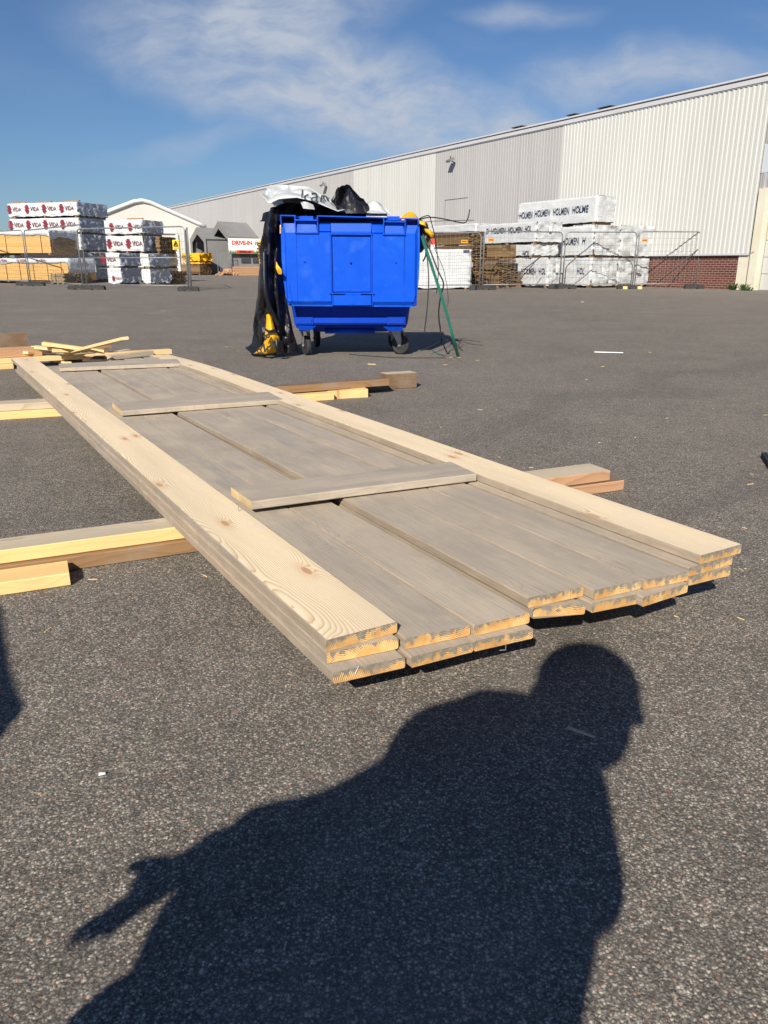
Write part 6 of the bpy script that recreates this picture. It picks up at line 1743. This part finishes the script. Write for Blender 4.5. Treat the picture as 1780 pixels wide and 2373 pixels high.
bodyseg = [q for k_, q in enumerate(head_segs(hc, fwd, upv, 1.25)) if k_ != 2] + [(hc + Vector(fwd).normalized()*.02 - Vector(upv).normalized()*.03, .098, hc + Vector(fwd).normalized()*.035 - Vector(upv).normalized()*.055, .072)] + [(hc + Vector(fwd).normalized()*.095, .012, hc + Vector(fwd).normalized()*.104 - Vector(upv).normalized()*.03, .014)]
bodyseg += [((-.04, -.20, 1.04), .062, (-.12, -.27, 1.03), .07)]
bodyseg += hand_segs(lw, (-.62, .05, -.80), (.8, .2, -.5), (-.60, -.52, .46), .03, .97, .18) + [(lw + Vector((-.03, 0, -.03)), .020, lw + Vector((-.075, .01, -.03)), .016), (lw + Vector((-.075, .01, -.03)), .015, lw + Vector((-.105, .01, -.03)), .010)]
bodyseg += hand_segs(rw, (-.35, .75, .25), (-.6, -.2, 0), (-.2, .2, .9), .55, 1.0)
# torso core, arms and legs under the clothes keep the body one piece
core = [((-.16, -.29, 1.02), .12, (-.36, -.55, .84), .13), ((-.30, -.32, 1.03), .06, (-.45, -.27, .90), .045), ((-.45, -.27, .90), .04, lw, .03), ((-.04, -.30, .98), .055, (-.02, -.26, .82), .042), ((-.02, -.26, .82), .04, rw, .028)]
legs = [((-.47, -.55, .80), .085, (-.52, -.12, .52), .065), ((-.52, -.12, .52), .06, (-.50, -.42, .10), .042), ((-.26, -.55, .80), .085, (-.18, -.12, .50), .065), ((-.18, -.12, .50), .06, (-.20, -.42, .10), .042)]
body = capsules(rel(ph, bodyseg + core + legs), .0075, 'skin', 'body', ph, 3)
jk = [((-.20, -.32, 1.03), .165, (-.34, -.50, .86), .20), ((-.34, -.50, .86), .20, (-.40, -.55, .80), .22), ((-.30, -.33, 1.04), .10, (-.22, -.26, 1.06), .11), ((-.10, -.28, 1.03), .10, (-.20, -.30, 1.04), .13), ((-.22, -.27, 1.05), .115, (-.31, -.29, 1.05), .105), ((-.42, -.34, .95), .07, (-.58, -.44, .85), .075), ((-.46, -.33, .90), .075, (-.60, -.34, .82), .06), ((-.60, -.34, .82), .06, (-.60, -.50, .84), .075), ((-.58, -.44, .85), .075, (-.52, -.54, .80), .12),
      ((-.30, -.32, 1.03), .085, (-.45, -.27, .90), .062), ((-.45, -.27, .90), .058, (-.56, -.21, .85), .042), ((-.07, -.30, .97), .085, (-.02, -.27, .82), .065), ((-.02, -.27, .82), .060, (.02, -.14, .835), .042), ((-.12, -.33, .93), .13, (-.22, -.42, .80), .16), ((-.22, -.42, .80), .15, (-.26, -.50, .70), .15)]
capsules(rel(ph, jk), .013, 'jacket', 'jacket', ph, 4)
tr = [((-.36, -.58, .80), .18, (-.38, -.58, .74), .19), ((-.48, -.55, .76), .13, (-.54, -.12, .52), .085), ((-.54, -.12, .52), .082, (-.50, -.42, .12), .062), ((-.25, -.55, .76), .13, (-.18, -.12, .50), .085), ((-.18, -.12, .50), .082, (-.20, -.42, .12), .062)]
capsules(rel(ph, tr), .013, 'trousers', 'trousers', ph, 4)
for x_ in (-.50, -.20): capsules(rel(ph, [((x_, -.46, .055), .048, (x_, -.30, .045), .042), ((x_, -.30, .045), .042, (x_, -.22, .04), .036)]), .009, 'rubber', 'shoe', ph, 2)
K = lambda a, b, d: hc + Vector(fwd).normalized()*b*1.25 + Vector(upv).normalized()*d*1.25 + Vector((a, 0, 0))
capsules(rel(ph, [(K(0, -.028, .04), .119, K(0, -.008, .035), .112), (K(0, -.045, .0), .108, K(0, -.05, -.03), .085)]), .009, 'hair', 'hair', ph, 2)
e = bmesh.new(); box(e, -.036, .036, -.012, -.004, -.012, .135); o = link('phone', e, MA['phone'], loc=(0.0, -.012, .80), rot=(-PITCH, 0, 0)); tag(o, 'black phone held upright in front of the bending person', 'phone')
# second person standing to the left of the picture
DP = Vector((.262, -.08, 0))
p2 = empty('person', Vector((-1.50, -.28, 0)), 0, 'second person standing to the left, only the shadow edge shows', 'person')
hc2 = Vector((-1.66, .02, 1.47)); 
seg = head_segs(hc2, (.3, .9, -.3), (0, .2, 1), 1.05) + [((-1.67, -.02, 1.40), .058, (-1.68, -.06, 1.34), .065), ((-1.66, -.08, 1.26), .12, (-1.62, -.14, .95), .13), ((-1.54, -.04, 1.28), .055, (-1.48, .0, 1.06), .042), ((-1.48, .0, 1.06), .04, (-1.44, .10, .90), .03),
      ((-1.82, -.06, 1.28), .055, (-1.90, .0, 1.02), .042), ((-1.90, .0, 1.02), .04, (-1.80, .16, .90), .03), ((-1.54, -.14, .92), .085, (-1.52, -.10, .50), .06), ((-1.52, -.10, .50), .055, (-1.52, -.14, .1), .042), ((-1.72, -.14, .92), .085, (-1.74, -.10, .50), .06), ((-1.74, -.10, .50), .055, (-1.74, -.14, .1), .042)]
seg += hand_segs((-1.44, .10, .90), (.2, .9, -.4), (0, -.3, -.9), (-.9, .2, 0), .4) + hand_segs((-1.80, .16, .90), (.2, .9, -.3), (0, -.3, -.9), (.9, .2, 0), .4)
capsules(rel(p2, seg), .0085, 'skin', 'body', p2, 3)
capsules(rel(p2, [((-1.66, -.07, 1.28), .15, (-1.60, -.14, .95), .205), ((-1.55, -.05, 1.29), .09, (-1.77, -.06, 1.29), .09), ((-1.54, -.04, 1.28), .08, (-1.48, .01, 1.05), .062), ((-1.48, .01, 1.05), .058, (-1.44, .08, .93), .044), ((-1.82, -.06, 1.28), .08, (-1.90, .0, 1.02), .06), ((-1.90, .0, 1.02), .058, (-1.82, .12, .92), .044)]), .013, 'jacket', 'jacket', p2, 4)
capsules(rel(p2, [((-1.62, -.14, .95), .165, (-1.63, -.14, .86), .16), ((-1.54, -.14, .86), .11, (-1.52, -.10, .50), .08), ((-1.52, -.10, .50), .078, (-1.52, -.14, .12), .06), ((-1.72, -.14, .86), .11, (-1.74, -.10, .50), .08), ((-1.74, -.10, .50), .078, (-1.74, -.14, .12), .06)]), .013, 'trousers', 'trousers', p2, 4)
for x_ in (-1.52, -1.74): capsules(rel(p2, [((x_, -.17, .055), .048, (x_, -.02, .045), .042), ((x_, -.02, .045), .042, (x_, .05, .04), .036)]), .009, 'rubber', 'shoe', p2, 2)
capsules(rel(p2, [(hc2 + Vector((0, -.03, .05)), .10, hc2 + Vector((0, -.01, .05)), .095)]), .009, 'hair', 'hair', p2, 2)

p2.location = p2.location + DP
